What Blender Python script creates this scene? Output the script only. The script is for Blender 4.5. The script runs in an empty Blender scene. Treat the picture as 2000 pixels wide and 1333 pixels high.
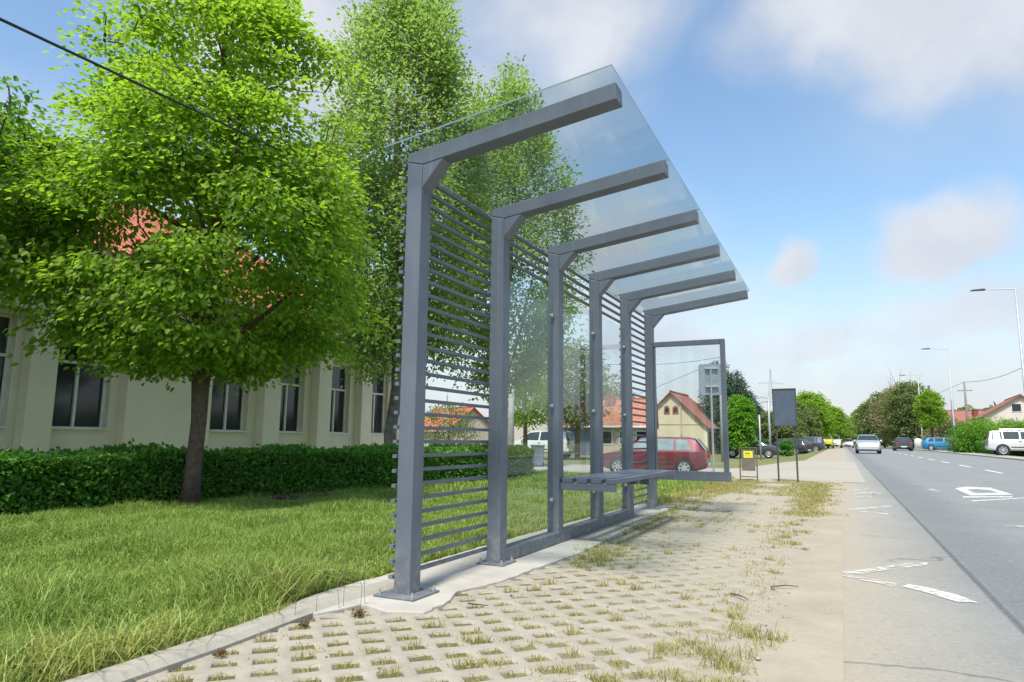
import bpy, math, random
import numpy as np
from mathutils import Vector, Matrix, noise as mnoise
R = math.radians
rng = np.random.default_rng(7)
random.seed(7)
SC = bpy.context.scene
COL = SC.collection

# ------------------------------------------------------------------ camera
cam_d = bpy.data.cameras.new("camera")
cam = bpy.data.objects.new("camera", cam_d)
COL.objects.link(cam)
cam_d.sensor_width = 36.0
cam_d.lens = 1324.1 / 2000 * 36
cam_d.clip_start = 0.05
cam_d.clip_end = 3000
CAMH = 0.8304
cam.matrix_world = Matrix.Translation((0, 0, CAMH)) @ Matrix.Rotation(R(25.81), 4, 'Z') @ \
    Matrix.Rotation(R(90 + 8.23), 4, 'X') @ Matrix.Rotation(R(0.58), 4, 'Z')
SC.camera = cam

# ------------------------------------------------------------------ world, sun, exposure
SUN_EL, SUN_AZ = R(60), R(173)      # azimuth clockwise from +Y: behind the camera, almost along the road
SC.view_settings.view_transform = 'Standard'
SC.view_settings.look = 'None'
SC.view_settings.gamma = 1
SC.view_settings.use_curve_mapping = False
SC.view_settings.exposure = 0.7

world = bpy.data.worlds.new("World")
SC.world = world
world.use_nodes = True
wn, wl = world.node_tree.nodes, world.node_tree.links
wn.clear()
w_out = wn.new('ShaderNodeOutputWorld')
w_bg = wn.new('ShaderNodeBackground')
w_bg.inputs['Strength'].default_value = 0.15
wl.new(w_bg.outputs[0], w_out.inputs[0])
sky = wn.new('ShaderNodeTexSky')
sky.sky_type = 'NISHITA'
sky.sun_disc = False
sky.sun_elevation = SUN_EL
sky.sun_rotation = SUN_AZ
sky.air_density = 1.15
sky.dust_density = 1.2
sky.ozone_density = 1.6
tc = wn.new('ShaderNodeTexCoord')
nz = wn.new('ShaderNodeTexNoise')
nz.inputs['Scale'].default_value = 3.2
nz.inputs['Detail'].default_value = 9
nz.inputs['Roughness'].default_value = 0.6
wl.new(tc.outputs['Generated'], nz.inputs['Vector'])


def wmath(op, a, b=None, clamp=False):
    n = wn.new('ShaderNodeMath')
    n.operation = op
    n.use_clamp = clamp
    for i, v in enumerate((a, b)):
        if v is None:
            continue
        if isinstance(v, (int, float)):
            n.inputs[i].default_value = v
        else:
            wl.new(v, n.inputs[i])
    return n.outputs[0]


def wvec(op, a, b):
    n = wn.new('ShaderNodeVectorMath')
    n.operation = op
    for i, v in enumerate((a, b)):
        if isinstance(v, (tuple, list)):
            n.inputs[i].default_value = v
        else:
            wl.new(v, n.inputs[i])
    return n


# direction warped by noise, so that cloud edges are ragged
nzc = wvec('SUBTRACT', nz.outputs['Color'], (0.5, 0.5, 0.5)).outputs[0]
warp = wvec('ADD', tc.outputs['Generated'], wvec('MULTIPLY', nzc, (0.22, 0.22, 0.20)).outputs[0]).outputs[0]
# clouds: direction, half width, half height, softness, density
CLOUDS = [((0.085, 0.862, 0.515), 0.19, 0.085, 0.7, 1.0),
          ((0.20, 0.87, 0.46), 0.17, 0.09, 0.7, 0.9),
          ((-0.066, 0.969, 0.238), 0.042, 0.036, 0.5, 1.0),
          ((0.125, 0.962, 0.246), 0.10, 0.06, 0.55, 1.0),
          ((-0.31, 0.782, 0.565), 0.17, 0.10, 0.75, 1.0),
          ((-0.45, 0.76, 0.46), 0.22, 0.12, 0.9, 0.75),
          ((-0.614, 0.597, 0.50), 0.17, 0.11, 0.75, 0.95),
          ((-0.34, 0.896, 0.29), 0.16, 0.07, 0.8, 0.85),
          ((-0.24, 0.93, 0.20), 0.20, 0.06, 0.9, 0.75),
          ((0.02, 0.99, 0.145), 0.55, 0.055, 0.75, 0.85),
          ((-0.95, 0.30, 0.30), 0.4, 0.10, 0.8, 0.7),
          ((0.6, 0.7, 0.40), 0.5, 0.12, 0.8, 0.8),
          ((0.3, -0.8, 0.5), 0.5, 0.2, 0.8, 0.8)]
mask = None
for c, hw, hh, soft, dens in CLOUDS:
    az = math.atan2(c[0], c[1])
    d = wvec('SUBTRACT', warp, c).outputs[0]
    rot = wn.new('ShaderNodeVectorRotate')
    rot.rotation_type = 'Z_AXIS'
    wl.new(d, rot.inputs['Vector'])
    rot.inputs['Angle'].default_value = az
    sc_ = wvec('MULTIPLY', rot.outputs[0], (1 / hw, 0.5 / hw, 1 / hh)).outputs[0]
    ln = wn.new('ShaderNodeVectorMath')
    ln.operation = 'LENGTH'
    wl.new(sc_, ln.inputs[0])
    mr = wn.new('ShaderNodeMapRange')
    mr.interpolation_type = 'SMOOTHSTEP'
    wl.new(ln.outputs['Value'], mr.inputs['Value'])
    mr.inputs['From Min'].default_value = 1 - soft
    mr.inputs['From Max'].default_value = 1 + soft * 0.5
    mr.inputs['To Min'].default_value = dens
    mr.inputs['To Max'].default_value = 0
    o = mr.outputs[0]
    mask = o if mask is None else wmath('MAXIMUM', mask, o)
nz2 = wn.new('ShaderNodeTexNoise')
nz2.inputs['Scale'].default_value = 6
nz2.inputs['Detail'].default_value = 8
wl.new(tc.outputs['Generated'], nz2.inputs['Vector'])
wisp = wmath('MULTIPLY_ADD', nz2.outputs[0], 1.7)
wisp.node.inputs[2].default_value = 0.20
mask = wmath('MULTIPLY', mask, wisp, True)
# low haze bank near the horizon
sp = wn.new('ShaderNodeSeparateXYZ')
wl.new(tc.outputs['Generated'], sp.inputs[0])
hz = wn.new('ShaderNodeMapRange')
hz.interpolation_type = 'SMOOTHSTEP'
wl.new(sp.outputs['Z'], hz.inputs['Value'])
hz.inputs['From Min'].default_value = 0.0
hz.inputs['From Max'].default_value = 0.32
hz.inputs['To Min'].default_value = 1.0
hz.inputs['To Max'].default_value = 0.0
mask = wmath('MAXIMUM', mask, hz.outputs[0])
mask = wmath('MULTIPLY', mask, 0.93)
mix = wn.new('ShaderNodeMixRGB')
wl.new(mask, mix.inputs['Fac'])
tint = wn.new('ShaderNodeMixRGB')
tint.blend_type = 'MULTIPLY'
tint.inputs['Fac'].default_value = 1
wl.new(sky.outputs[0], tint.inputs['Color1'])
tint.inputs['Color2'].default_value = (0.84, 0.92, 0.92, 1)
wl.new(tint.outputs[0], mix.inputs['Color1'])
nz3 = wn.new('ShaderNodeTexNoise')
nz3.inputs['Scale'].default_value = 4.5
nz3.inputs['Detail'].default_value = 7
wl.new(warp, nz3.inputs['Vector'])
cr = wn.new('ShaderNodeValToRGB')
cr.color_ramp.elements[0].position = 0.35
cr.color_ramp.elements[0].color = (2.65, 2.82, 3.15, 1)
cr.color_ramp.elements[1].position = 0.65
cr.color_ramp.elements[1].color = (3.50, 3.58, 3.75, 1)
wl.new(nz3.outputs[0], cr.inputs['Fac'])
wl.new(cr.outputs[0], mix.inputs['Color2'])
wl.new(mix.outputs[0], w_bg.inputs['Color'])

sun_d = bpy.data.lights.new("sun", 'SUN')
sun_d.energy = 3.4
sun_d.angle = R(8)
sun_d.color = (1.0, 0.95, 0.86)
sun = bpy.data.objects.new("sun", sun_d)
COL.objects.link(sun)
sdir = Vector((math.sin(SUN_AZ) * math.cos(SUN_EL), math.cos(SUN_AZ) * math.cos(SUN_EL), math.sin(SUN_EL)))
sun.rotation_euler = sdir.to_track_quat('Z', 'Y').to_euler()


# ------------------------------------------------------------------ helpers
def tag(o, label=None, cat=None, group=None, kind=None):
    if label: o['label'] = label
    if cat: o['category'] = cat
    if group: o['group'] = group
    if kind: o['kind'] = kind
    return o


def empty(name, loc, rz=0, label=None, cat=None, group=None):
    o = bpy.data.objects.new(name, None)
    COL.objects.link(o)
    o.location = loc
    o.rotation_euler = (0, 0, rz)
    o.empty_display_size = 0.1
    return tag(o, label, cat, group)


def raw_mesh(name, verts, polys_by_n, mats, parent=None, smooth=False, mi=None):
    """verts (N,3); polys_by_n: list of int arrays (M,k)"""
    me = bpy.data.meshes.new(name)
    verts = np.asarray(verts, np.float32)
    me.vertices.add(len(verts))
    me.vertices.foreach_set('co', verts.ravel())
    loops = np.concatenate([np.asarray(p).ravel() for p in polys_by_n])
    tot = np.concatenate([np.full(len(p), np.asarray(p).shape[1]) for p in polys_by_n])
    start = np.concatenate([[0], np.cumsum(tot)[:-1]])
    me.loops.add(len(loops))
    me.loops.foreach_set('vertex_index', loops.astype(np.int32))
    me.polygons.add(len(tot))
    me.polygons.foreach_set('loop_start', start.astype(np.int32))
    me.polygons.foreach_set('loop_total', tot.astype(np.int32))
    if mi is not None:
        me.polygons.foreach_set('material_index', np.asarray(mi, np.int32))
    me.update(calc_edges=True)
    if smooth:
        me.polygons.foreach_set('use_smooth', np.ones(len(tot), bool))
    for m in (mats if isinstance(mats, (list, tuple)) else [mats]):
        me.materials.append(m)
    o = bpy.data.objects.new(name, me)
    COL.objects.link(o)
    if parent: o.parent = parent
    return o


class MB:
    def __init__(s):
        s.v, s.f, s.m = [], [], []

    def add(s, vs, fs, mi=0):
        b = len(s.v)
        s.v += [tuple(v) for v in vs]
        s.f += [tuple(b + i for i in f) for f in fs]
        s.m += [mi] * len(fs)

    def box(s, a, b, mi=0, M=None):
        x0, y0, z0 = a; x1, y1, z1 = b
        vs = [(x0, y0, z0), (x1, y0, z0), (x1, y1, z0), (x0, y1, z0), (x0, y0, z1), (x1, y0, z1), (x1, y1, z1), (x0, y1, z1)]
        if M is not None: vs = [tuple(M @ Vector(v)) for v in vs]
        s.add(vs, [(0, 3, 2, 1), (4, 5, 6, 7), (0, 1, 5, 4), (1, 2, 6, 5), (2, 3, 7, 6), (3, 0, 4, 7)], mi)
        return s

    def tube(s, pts, rad, n=8, mi=0, cap=True):
        pts = [Vector(p) for p in pts]
        if isinstance(rad, (int, float)): rad = [rad] * len(pts)
        rings = []
        up = Vector((0, 0, 1))
        for i, p in enumerate(pts):
            t = (pts[min(i + 1, len(pts) - 1)] - pts[max(i - 1, 0)]).normalized()
            a = up if abs(t.z) < 0.95 else Vector((1, 0, 0))
            u = t.cross(a).normalized(); w = t.cross(u).normalized()
            rings.append([p + (u * math.cos(2 * math.pi * k / n) + w * math.sin(2 * math.pi * k / n)) * rad[i] for k in range(n)])
        vs = [v for r_ in rings for v in r_]
        fs = []
        for i in range(len(pts) - 1):
            for k in range(n):
                fs.append((i * n + k, i * n + (k + 1) % n, (i + 1) * n + (k + 1) % n, (i + 1) * n + k))
        if cap:
            fs.append(tuple(range(n)))
            fs.append(tuple(reversed(range((len(pts) - 1) * n, len(pts) * n))))
        s.add(vs, fs, mi)
        return s

    def prism(s, poly, axis, a, b, mi=0):
        """poly of 2-d points extruded along axis ('x','y','z') from a to b"""
        def P(p, t):
            return {'x': (t, p[0], p[1]), 'y': (p[0], t, p[1]), 'z': (p[0], p[1], t)}[axis]
        n = len(poly)
        vs = [P(p, a) for p in poly] + [P(p, b) for p in poly]
        fs = [tuple(range(n)), tuple(range(2 * n - 1, n - 1, -1))]
        fs += [(i, i + n, (i + 1) % n + n, (i + 1) % n) for i in range(n)]
        s.add(vs, fs, mi)
        return s

    def build(s, name, mats, parent=None, smooth=False, bevel=0, loc=None):
        me = bpy.data.meshes.new(name)
        me.from_pydata(s.v, [], s.f)
        me.polygons.foreach_set('material_index', s.m)
        import bmesh
        bm = bmesh.new(); bm.from_mesh(me)
        bmesh.ops.recalc_face_normals(bm, faces=bm.faces)
        bm.to_mesh(me); bm.free()
        for m in (mats if isinstance(mats, (list, tuple)) else [mats]): me.materials.append(m)
        if smooth: me.polygons.foreach_set('use_smooth', [True] * len(me.polygons))
        o = bpy.data.objects.new(name, me)
        COL.objects.link(o)
        if parent: o.parent = parent
        if loc is not None: o.location = loc
        if bevel:
            b = o.modifiers.new('bevel', 'BEVEL'); b.width = bevel; b.segments = 2; b.limit_method = 'ANGLE'
            b.harden_normals = False
        return o


# ------------------------------------------------------------------ materials
def new_mat(name):
    m = bpy.data.materials.new(name)
    m.use_nodes = True
    nt = m.node_tree
    return m, nt, nt.nodes['Principled BSDF']


class NT:
    def __init__(s, nt): s.nt = nt; s.n = nt.nodes; s.l = nt.links

    def node(s, t, **kw):
        n = s.n.new(t)
        for k, v in kw.items():
            setattr(n, k, v)
        return n

    def link(s, a, b): s.l.new(a, b)

    def coord(s, kind='Object'):
        return s.node('ShaderNodeTexCoord').outputs[kind]

    def noise(s, vec, scale, detail=4, rough=0.5, dist=0):
        n = s.node('ShaderNodeTexNoise')
        n.inputs['Scale'].default_value = scale
        n.inputs['Detail'].default_value = detail
        n.inputs['Roughness'].default_value = rough
        n.inputs['Distortion'].default_value = dist
        if vec is not None: s.link(vec, n.inputs['Vector'])
        return n.outputs[0]

    def math(s, op, a, b=None, c=None, clamp=False):
        n = s.node('ShaderNodeMath', operation=op)
        n.use_clamp = clamp
        for i, v in enumerate((a, b, c)):
            if v is None: continue
            if isinstance(v, (int, float)): n.inputs[i].default_value = v
            else: s.link(v, n.inputs[i])
        return n.outputs[0]

    def ramp(s, fac, stops, interp='LINEAR'):
        n = s.node('ShaderNodeValToRGB')
        n.color_ramp.interpolation = interp
        els = n.color_ramp.elements
        while len(els) < len(stops): els.new(0.5)
        for e, (p, c) in zip(els, stops):
            e.position = p
            e.color = (*c, 1) if len(c) == 3 else c
        s.link(fac, n.inputs['Fac'])
        return n.outputs['Color']

    def mapr(s, v, a, b, c=0, d=1, smooth=True):
        n = s.node('ShaderNodeMapRange')
        if smooth: n.interpolation_type = 'SMOOTHSTEP'
        for k, x in zip(('From Min', 'From Max', 'To Min', 'To Max'), (a, b, c, d)): n.inputs[k].default_value = x
        s.link(v, n.inputs['Value'])
        return n.outputs[0]

    def mix(s, fac, a, b, blend='MIX'):
        n = s.node('ShaderNodeMixRGB', blend_type=blend)
        for k, v in (('Fac', fac), ('Color1', a), ('Color2', b)):
            if isinstance(v, (int, float)): n.inputs[k].default_value = v
            elif isinstance(v, tuple): n.inputs[k].default_value = (*v, 1)
            else: s.link(v, n.inputs[k])
        return n.outputs[0]

    def bump(s, h, dist, strength=1, target=None):
        n = s.node('ShaderNodeBump')
        n.inputs['Distance'].default_value = dist
        n.inputs['Strength'].default_value = strength
        s.link(h, n.inputs['Height'])
        if target: s.link(n.outputs[0], target.inputs['Normal'])
        return n.outputs[0]

    def sep(s, v):
        n = s.node('ShaderNodeSeparateXYZ'); s.link(v, n.inputs[0]); return n.outputs


def simple(name, col, rough=0.6, metal=0, var=0.12, scale=6, bump=0, bscale=60, coat=0, spec=None):
    m, nt, b = new_mat(name)
    N = NT(nt)
    co = N.coord()
    f = N.noise(co, scale, 5, 0.6)
    a = tuple(c * (1 - var) for c in col); c2 = tuple(min(1, c * (1 + var)) for c in col)
    N.link(N.ramp(f, [(0.3, a), (0.7, c2)]), b.inputs['Base Color'])
    b.inputs['Roughness'].default_value = rough
    b.inputs['Metallic'].default_value = metal
    if coat: b.inputs['Coat Weight'].default_value = coat; b.inputs['Coat Roughness'].default_value = 0.06
    if spec is not None: b.inputs['Specular IOR Level'].default_value = spec
    if bump: N.bump(N.noise(co, bscale, 3), bump, 1, b)
    return m


def leaf_mat(name, c_dark, c_light, trans=0.45, rough=0.45, c_back=None):
    m, nt, b = new_mat(name)
    N = NT(nt)
    geo = N.node('ShaderNodeNewGeometry')
    rnd = geo.outputs['Random Per Island']
    co = N.coord()
    big = N.noise(co, 0.9, 2)
    f = N.math('ADD', N.math('MULTIPLY', rnd, 0.6), N.math('MULTIPLY', big, 0.4))
    col = N.ramp(f, [(0.15, c_dark), (0.8, c_light)])
    N.link(col, b.inputs['Base Color'])
    b.inputs['Roughness'].default_value = rough
    b.inputs['Specular IOR Level'].default_value = 0.35
    tr = N.node('ShaderNodeBsdfTranslucent')
    tc_ = N.mix(0.5, col, tuple(min(1, x * 1.6) for x in (c_light[0] * 1.15, c_light[1] * 1.2, c_light[2] * 0.4)))
    N.link(tc_, tr.inputs['Color'])
    mx = N.node('ShaderNodeMixShader')
    mx.inputs[0].default_value = trans
    N.link(b.outputs[0], mx.inputs[1]); N.link(tr.outputs[0], mx.inputs[2])
    N.link(mx.outputs[0], nt.nodes['Material Output'].inputs['Surface'])
    return m


def glass_mat(name, tint, rough=0.02, refl=1.0):
    m, nt, b = new_mat(name)
    nt.nodes.remove(b)
    N = NT(nt)
    t = N.node('ShaderNodeBsdfTransparent'); t.inputs[0].default_value = (*tint, 1)
    g = N.node('ShaderNodeBsdfGlossy'); g.inputs['Roughness'].default_value = rough
    ge = N.node('ShaderNodeNewGeometry')
    dt = N.node('ShaderNodeVectorMath', operation='DOT_PRODUCT')
    N.link(ge.outputs['Normal'], dt.inputs[0]); N.link(ge.outputs['Incoming'], dt.inputs[1])
    ca = N.math('SUBTRACT', 1.0, N.math('ABSOLUTE', dt.outputs['Value']))
    fr = N.math('ADD', 0.04, N.math('MULTIPLY', N.math('POWER', ca, 5.0), 0.8))
    d = N.node('ShaderNodeBsdfDiffuse'); d.inputs[0].default_value = (0.55, 0.58, 0.58, 1)
    dust = N.math('MULTIPLY', N.mapr(N.noise(N.coord(), 1.7, 6, 0.65), 0.35, 0.75), 0.03)
    mx = N.node('ShaderNodeMixShader'); mx2 = N.node('ShaderNodeMixShader')
    N.link(dust, mx2.inputs[0]); N.link(t.outputs[0], mx2.inputs[1]); N.link(d.outputs[0], mx2.inputs[2])
    N.link(N.math('MULTIPLY', fr, refl), mx.inputs[0])
    N.link(mx2.outputs[0], mx.inputs[1]); N.link(g.outputs[0], mx.inputs[2])
    N.link(mx.outputs[0], nt.nodes['Material Output'].inputs['Surface'])
    return m


# painted steel of the shelter
def mat_steel():
    m, nt, b = new_mat('painted_steel'); N = NT(nt); co = N.coord()
    f = N.noise(co, 2.5, 5, 0.6)
    c = N.ramp(f, [(0.3, (0.098, 0.115, 0.145)), (0.7, (0.125, 0.143, 0.175))])
    z = N.sep(co)[2]
    dust = N.math('MULTIPLY', N.mapr(z, 0.0, 0.45, 1, 0), N.mapr(N.noise(co, 14, 6, 0.7), 0.4, 0.75))
    mp = N.node('ShaderNodeMapping'); mp.inputs['Scale'].default_value = (26, 26, 1.2); N.link(co, mp.inputs[0])
    stk = N.mapr(N.noise(mp.outputs[0], 1.0, 5, 0.7), 0.52, 0.75)
    c = N.mix(N.math('MULTIPLY', stk, 0.22), c, (0.26, 0.27, 0.27))
    spk = N.mapr(N.noise(co, 55, 3, 0.7), 0.68, 0.74)
    c = N.mix(N.math('MULTIPLY', spk, 0.3), c, (0.33, 0.32, 0.30))
    c = N.mix(N.math('MULTIPLY', dust, 0.55), c, (0.36, 0.33, 0.28))
    N.link(c, b.inputs['Base Color'])
    N.link(N.mapr(N.noise(co, 9, 4), 0.3, 0.7, 0.36, 0.52), b.inputs['Roughness'])
    b.inputs['Specular IOR Level'].default_value = 0.5
    N.bump(N.noise(co, 220, 2), 0.0005, 0.5, b)
    return m


M = {}
M['steel'] = mat_steel()
M['galv'] = simple('galvanised_steel', (0.42, 0.44, 0.45), 0.45, 0.6)
M['glass_roof'] = glass_mat('roof_glass', (0.86, 0.895, 0.89), refl=0.9)
M['glass'] = glass_mat('clear_glass', (0.95, 0.97, 0.96), refl=0.9)
M['gedge'] = simple('glass_edge', (0.16, 0.23, 0.235), 0.15, 0, 0.05)
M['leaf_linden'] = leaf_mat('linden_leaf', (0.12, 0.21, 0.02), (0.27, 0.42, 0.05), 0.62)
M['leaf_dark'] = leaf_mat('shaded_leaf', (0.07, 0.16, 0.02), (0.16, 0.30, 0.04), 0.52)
M['leaf_poplar'] = leaf_mat('poplar_leaf', (0.13, 0.225, 0.065), (0.27, 0.39, 0.13), 0.58)
M['leaf_hedge'] = leaf_mat('hedge_leaf', (0.045, 0.14, 0.022), (0.14, 0.32, 0.05), 0.4, 0.3)
M['leaf_bright'] = leaf_mat('bright_leaf', (0.09, 0.22, 0.015), (0.17, 0.36, 0.03), 0.4)
M['leaf_olive'] = leaf_mat('olive_leaf', (0.10, 0.135, 0.05), (0.19, 0.24, 0.085), 0.45)
M['leaf_brown'] = leaf_mat('brown_bud_leaf', (0.17, 0.155, 0.085), (0.27, 0.25, 0.13), 0.4)
M['leaf_spruce'] = leaf_mat('spruce_needle', (0.03, 0.075, 0.045), (0.07, 0.14, 0.075), 0.15)
M['bark'] = simple('bark', (0.115, 0.082, 0.06), 0.9, 0, 0.35, 14, 0.02, 40)
M['bark_grey'] = simple('grey_bark', (0.16, 0.145, 0.125), 0.9, 0, 0.5, 9, 0.01, 30)
M['concrete_pole'] = simple('concrete_pole', (0.36, 0.36, 0.33), 0.85, 0, 0.12)
M['wood_pole'] = simple('wood_pole', (0.22, 0.20, 0.17), 0.9, 0, 0.2)
M['white_pole'] = simple('pale_painted_pole', (0.38, 0.40, 0.40), 0.5, 0.2)
M['wire'] = simple('black_cable', (0.015, 0.016, 0.018), 0.6)
M['rubber'] = simple('tyre_rubber', (0.022, 0.022, 0.024), 0.8)
M['rim'] = simple('alloy_rim', (0.55, 0.56, 0.58), 0.3, 0.7)
M['black_trim'] = simple('black_trim', (0.02, 0.02, 0.022), 0.5)
M['car_glass'] = simple('car_window_glass', (0.035, 0.05, 0.055), 0.06, 0, 0.2, 2)
M['car_glass_pale'] = simple('pale_window_glass', (0.20, 0.26, 0.27), 0.08, 0, 0.3, 2)
M['chrome'] = simple('chrome', (0.7, 0.7, 0.72), 0.2, 0.9)
M['lamp_red'] = simple('red_lamp', (0.45, 0.02, 0.02), 0.2, coat=0.5)
M['lamp_white'] = simple('clear_lamp', (0.7, 0.72, 0.72), 0.15, 0.2)
M['plate'] = simple('number_plate', (0.75, 0.75, 0.72), 0.5)
M['white_frame'] = simple('white_window_frame', (0.62, 0.62, 0.58), 0.5)
M['dark_glass'] = simple('dark_window_glass', (0.02, 0.022, 0.028), 0.08, 0, 0.5, 1.2, spec=0.6)
M['curtain'] = simple('pale_curtain', (0.28, 0.30, 0.33), 0.8, 0, 0.3, 3)
M['sign_back'] = simple('grey_sign_back', (0.24, 0.29, 0.34), 0.4, 0.3)
M['board_panel'] = simple('slate_board_panel', (0.075, 0.10, 0.14), 0.45)
M['dark_frame'] = simple('dark_frame_steel', (0.06, 0.06, 0.062), 0.5)
M['brown_post'] = simple('brown_wood_post', (0.12, 0.10, 0.07), 0.8, 0, 0.3, 12)
M['brown_panel'] = simple('brown_panel', (0.15, 0.13, 0.11), 0.7, 0, 0.2, 8)
M['yellow_paper'] = simple('yellow_paper', (0.85, 0.80, 0.05), 0.7, 0, 0.04)
M['ink'] = simple('ink', (0.10, 0.10, 0.02), 0.8)
M['stone'] = simple('pale_pebble', (0.36, 0.33, 0.28), 0.8, 0, 0.2, 20)
M['twig'] = simple('dry_twig', (0.13, 0.10, 0.08), 0.9)
M['cream'] = simple('cream_render', (0.56, 0.49, 0.33), 0.9, 0, 0.05, 1.5)
M['cream_light'] = simple('pale_cream_trim', (0.66, 0.60, 0.45), 0.9, 0, 0.05)
M['white_wall'] = simple('white_render', (0.66, 0.64, 0.60), 0.9, 0, 0.06, 1)
M['pink_wall'] = simple('pale_pink_render', (0.62, 0.55, 0.50), 0.9, 0, 0.06, 1)
M['beige_wall'] = simple('beige_render', (0.42, 0.38, 0.30), 0.9, 0, 0.1, 1)
M['grey_wall'] = simple('grey_render', (0.30, 0.32, 0.31), 0.9, 0, 0.1, 1)
M['garage'] = simple('slate_garage_door', (0.10, 0.12, 0.17), 0.6)
M['door_brown'] = simple('brown_door', (0.16, 0.10, 0.05), 0.7)
M['white_gate'] = simple('white_gate_paint', (0.68, 0.68, 0.66), 0.6)
M['blue_bin'] = simple('slate_blue_plastic', (0.16, 0.20, 0.28), 0.6)


def mat_roof(name, c1, c2, dirx=True):
    m, nt, b = new_mat(name); N = NT(nt); co = N.coord()
    s = N.sep(co)
    u = s[1] if dirx else s[0]
    wv = N.math('SINE', N.math('MULTIPLY', u, 2 * math.pi / 0.21))
    rows = N.math('FRACT', N.math('MULTIPLY', s[2], 1 / 0.19))
    h = N.math('ADD', N.math('MULTIPLY', wv, 0.5), rows)
    br = N.node('ShaderNodeTexVoronoi'); br.inputs['Scale'].default_value = 4.5
    N.link(co, br.inputs['Vector'])
    f = N.math('ADD', N.math('MULTIPLY', N.noise(co, 2, 5), 0.6), N.math('MULTIPLY', N.sep(br.outputs['Color'])[0], 0.4))
    N.link(N.ramp(f, [(0.25, c1), (0.75, c2)]), b.inputs['Base Color'])
    b.inputs['Roughness'].default_value = 0.85
    N.bump(h, 0.05, 0.9, b)
    return m


M['tile'] = mat_roof('orange_roof_tile', (0.36, 0.09, 0.045), (0.55, 0.18, 0.09))
M['tile_faded'] = mat_roof('faded_roof_tile', (0.29, 0.11, 0.085), (0.39, 0.17, 0.125))
M['tile_x'] = mat_roof('orange_roof_tile_long', (0.34, 0.125, 0.08), (0.46, 0.20, 0.13), False)


def mat_facade():
    m, nt, b = new_mat('facade_render'); N = NT(nt); co = N.coord()
    f = N.noise(co, 0.9, 6, 0.65)
    c = N.ramp(f, [(0.25, (0.57, 0.53, 0.40)), (0.75, (0.67, 0.63, 0.50))])
    st = N.mapr(N.noise(co, 3.5, 6, 0.7), 0.55, 0.75)
    c = N.mix(N.math('MULTIPLY', st, 0.25), c, (0.42, 0.40, 0.32))
    N.link(c, b.inputs['Base Color']); b.inputs['Roughness'].default_value = 0.93
    N.bump(N.noise(co, 60, 4), 0.003, 0.6, b)
    return m


M['facade'] = mat_facade()


def mat_ground(name, stops, scale=1.0, bump=0.02, fine=60, rough=0.95):
    m, nt, b = new_mat(name); N = NT(nt); co = N.coord()
    f = N.math('ADD', N.math('MULTIPLY', N.noise(co, scale, 6, 0.65), 0.6),
               N.math('MULTIPLY', N.noise(co, fine, 4, 0.7), 0.4))
    N.link(N.ramp(f, stops), b.inputs['Base Color']); b.inputs['Roughness'].default_value = rough
    b.inputs['Specular IOR Level'].default_value = 0.2
    N.bump(N.noise(co, fine, 5, 0.7), bump, 1, b)
    return m


M['ground'] = mat_ground('field_ground', [(0.3, (0.10, 0.13, 0.04)), (0.5, (0.17, 0.18, 0.07)), (0.7, (0.26, 0.24, 0.14))], 0.25, 0.03, 6)
M['lawn'] = mat_ground('lawn_soil', [(0.3, (0.07, 0.11, 0.025)), (0.55, (0.13, 0.17, 0.04)), (0.75, (0.24, 0.22, 0.10))], 1.2, 0.02, 50)
def mat_soil():
    m, nt, b = new_mat('joint_soil'); N = NT(nt); co = N.coord(); s = N.sep(co)
    f = N.math('ADD', N.math('MULTIPLY', N.noise(co, 3, 6, 0.65), 0.5), N.math('MULTIPLY', N.noise(co, 120, 4, 0.7), 0.5))
    c = N.ramp(f, [(0.3, (0.06, 0.06, 0.02)), (0.5, (0.125, 0.115, 0.045)), (0.7, (0.20, 0.18, 0.10))])
    dr = N.math('ADD', N.math('MULTIPLY', N.math('ADD', s[0], 1.35), 0.9), N.math('MULTIPLY', N.math('SUBTRACT', s[1], 3.0), 0.16))
    dr = N.mapr(N.math('ADD', dr, N.math('MULTIPLY', N.math('SUBTRACT', N.noise(co, 2.2, 5, 0.7), 0.5), 0.7)), -0.3, 1.15)
    c = N.mix(N.math('MULTIPLY', dr, 0.85), c, (0.385, 0.335, 0.255))
    N.link(c, b.inputs['Base Color']); b.inputs['Roughness'].default_value = 0.97
    N.bump(N.noise(co, 120, 5, 0.7), 0.003, 1, b)
    return m


M['soil'] = mat_soil()
M['sideroad'] = mat_ground('dusty_side_road', [(0.3, (0.33, 0.305, 0.25)), (0.7, (0.40, 0.37, 0.31))], 0.35, 0.004, 40)


def mat_sand():
    m, nt, b = new_mat('sandy_verge'); N = NT(nt); co = N.coord()
    f = N.noise(co, 2.2, 7, 0.7)
    c = N.ramp(f, [(0.3, (0.32, 0.277, 0.21)), (0.7, (0.405, 0.355, 0.275))])
    vo = N.node('ShaderNodeTexVoronoi'); vo.inputs['Scale'].default_value = 55; N.link(co, vo.inputs['Vector'])
    pb = N.mapr(vo.outputs['Distance'], 0.08, 0.2, 1, 0)
    pb = N.math('MULTIPLY', pb, N.mapr(N.noise(co, 9, 3), 0.55, 0.7))
    c = N.mix(N.math('MULTIPLY', pb, 0.6), c, (0.30, 0.26, 0.21))
    N.link(c, b.inputs['Base Color']); b.inputs['Roughness'].default_value = 0.97
    b.inputs['Specular IOR Level'].default_value = 0.15
    h = N.math('ADD', N.noise(co, 25, 6, 0.7), N.math('MULTIPLY', N.noise(co, 2.5, 3), 3))
    N.bump(h, 0.006, 1, b)
    return m


M['sand'] = mat_sand()


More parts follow.
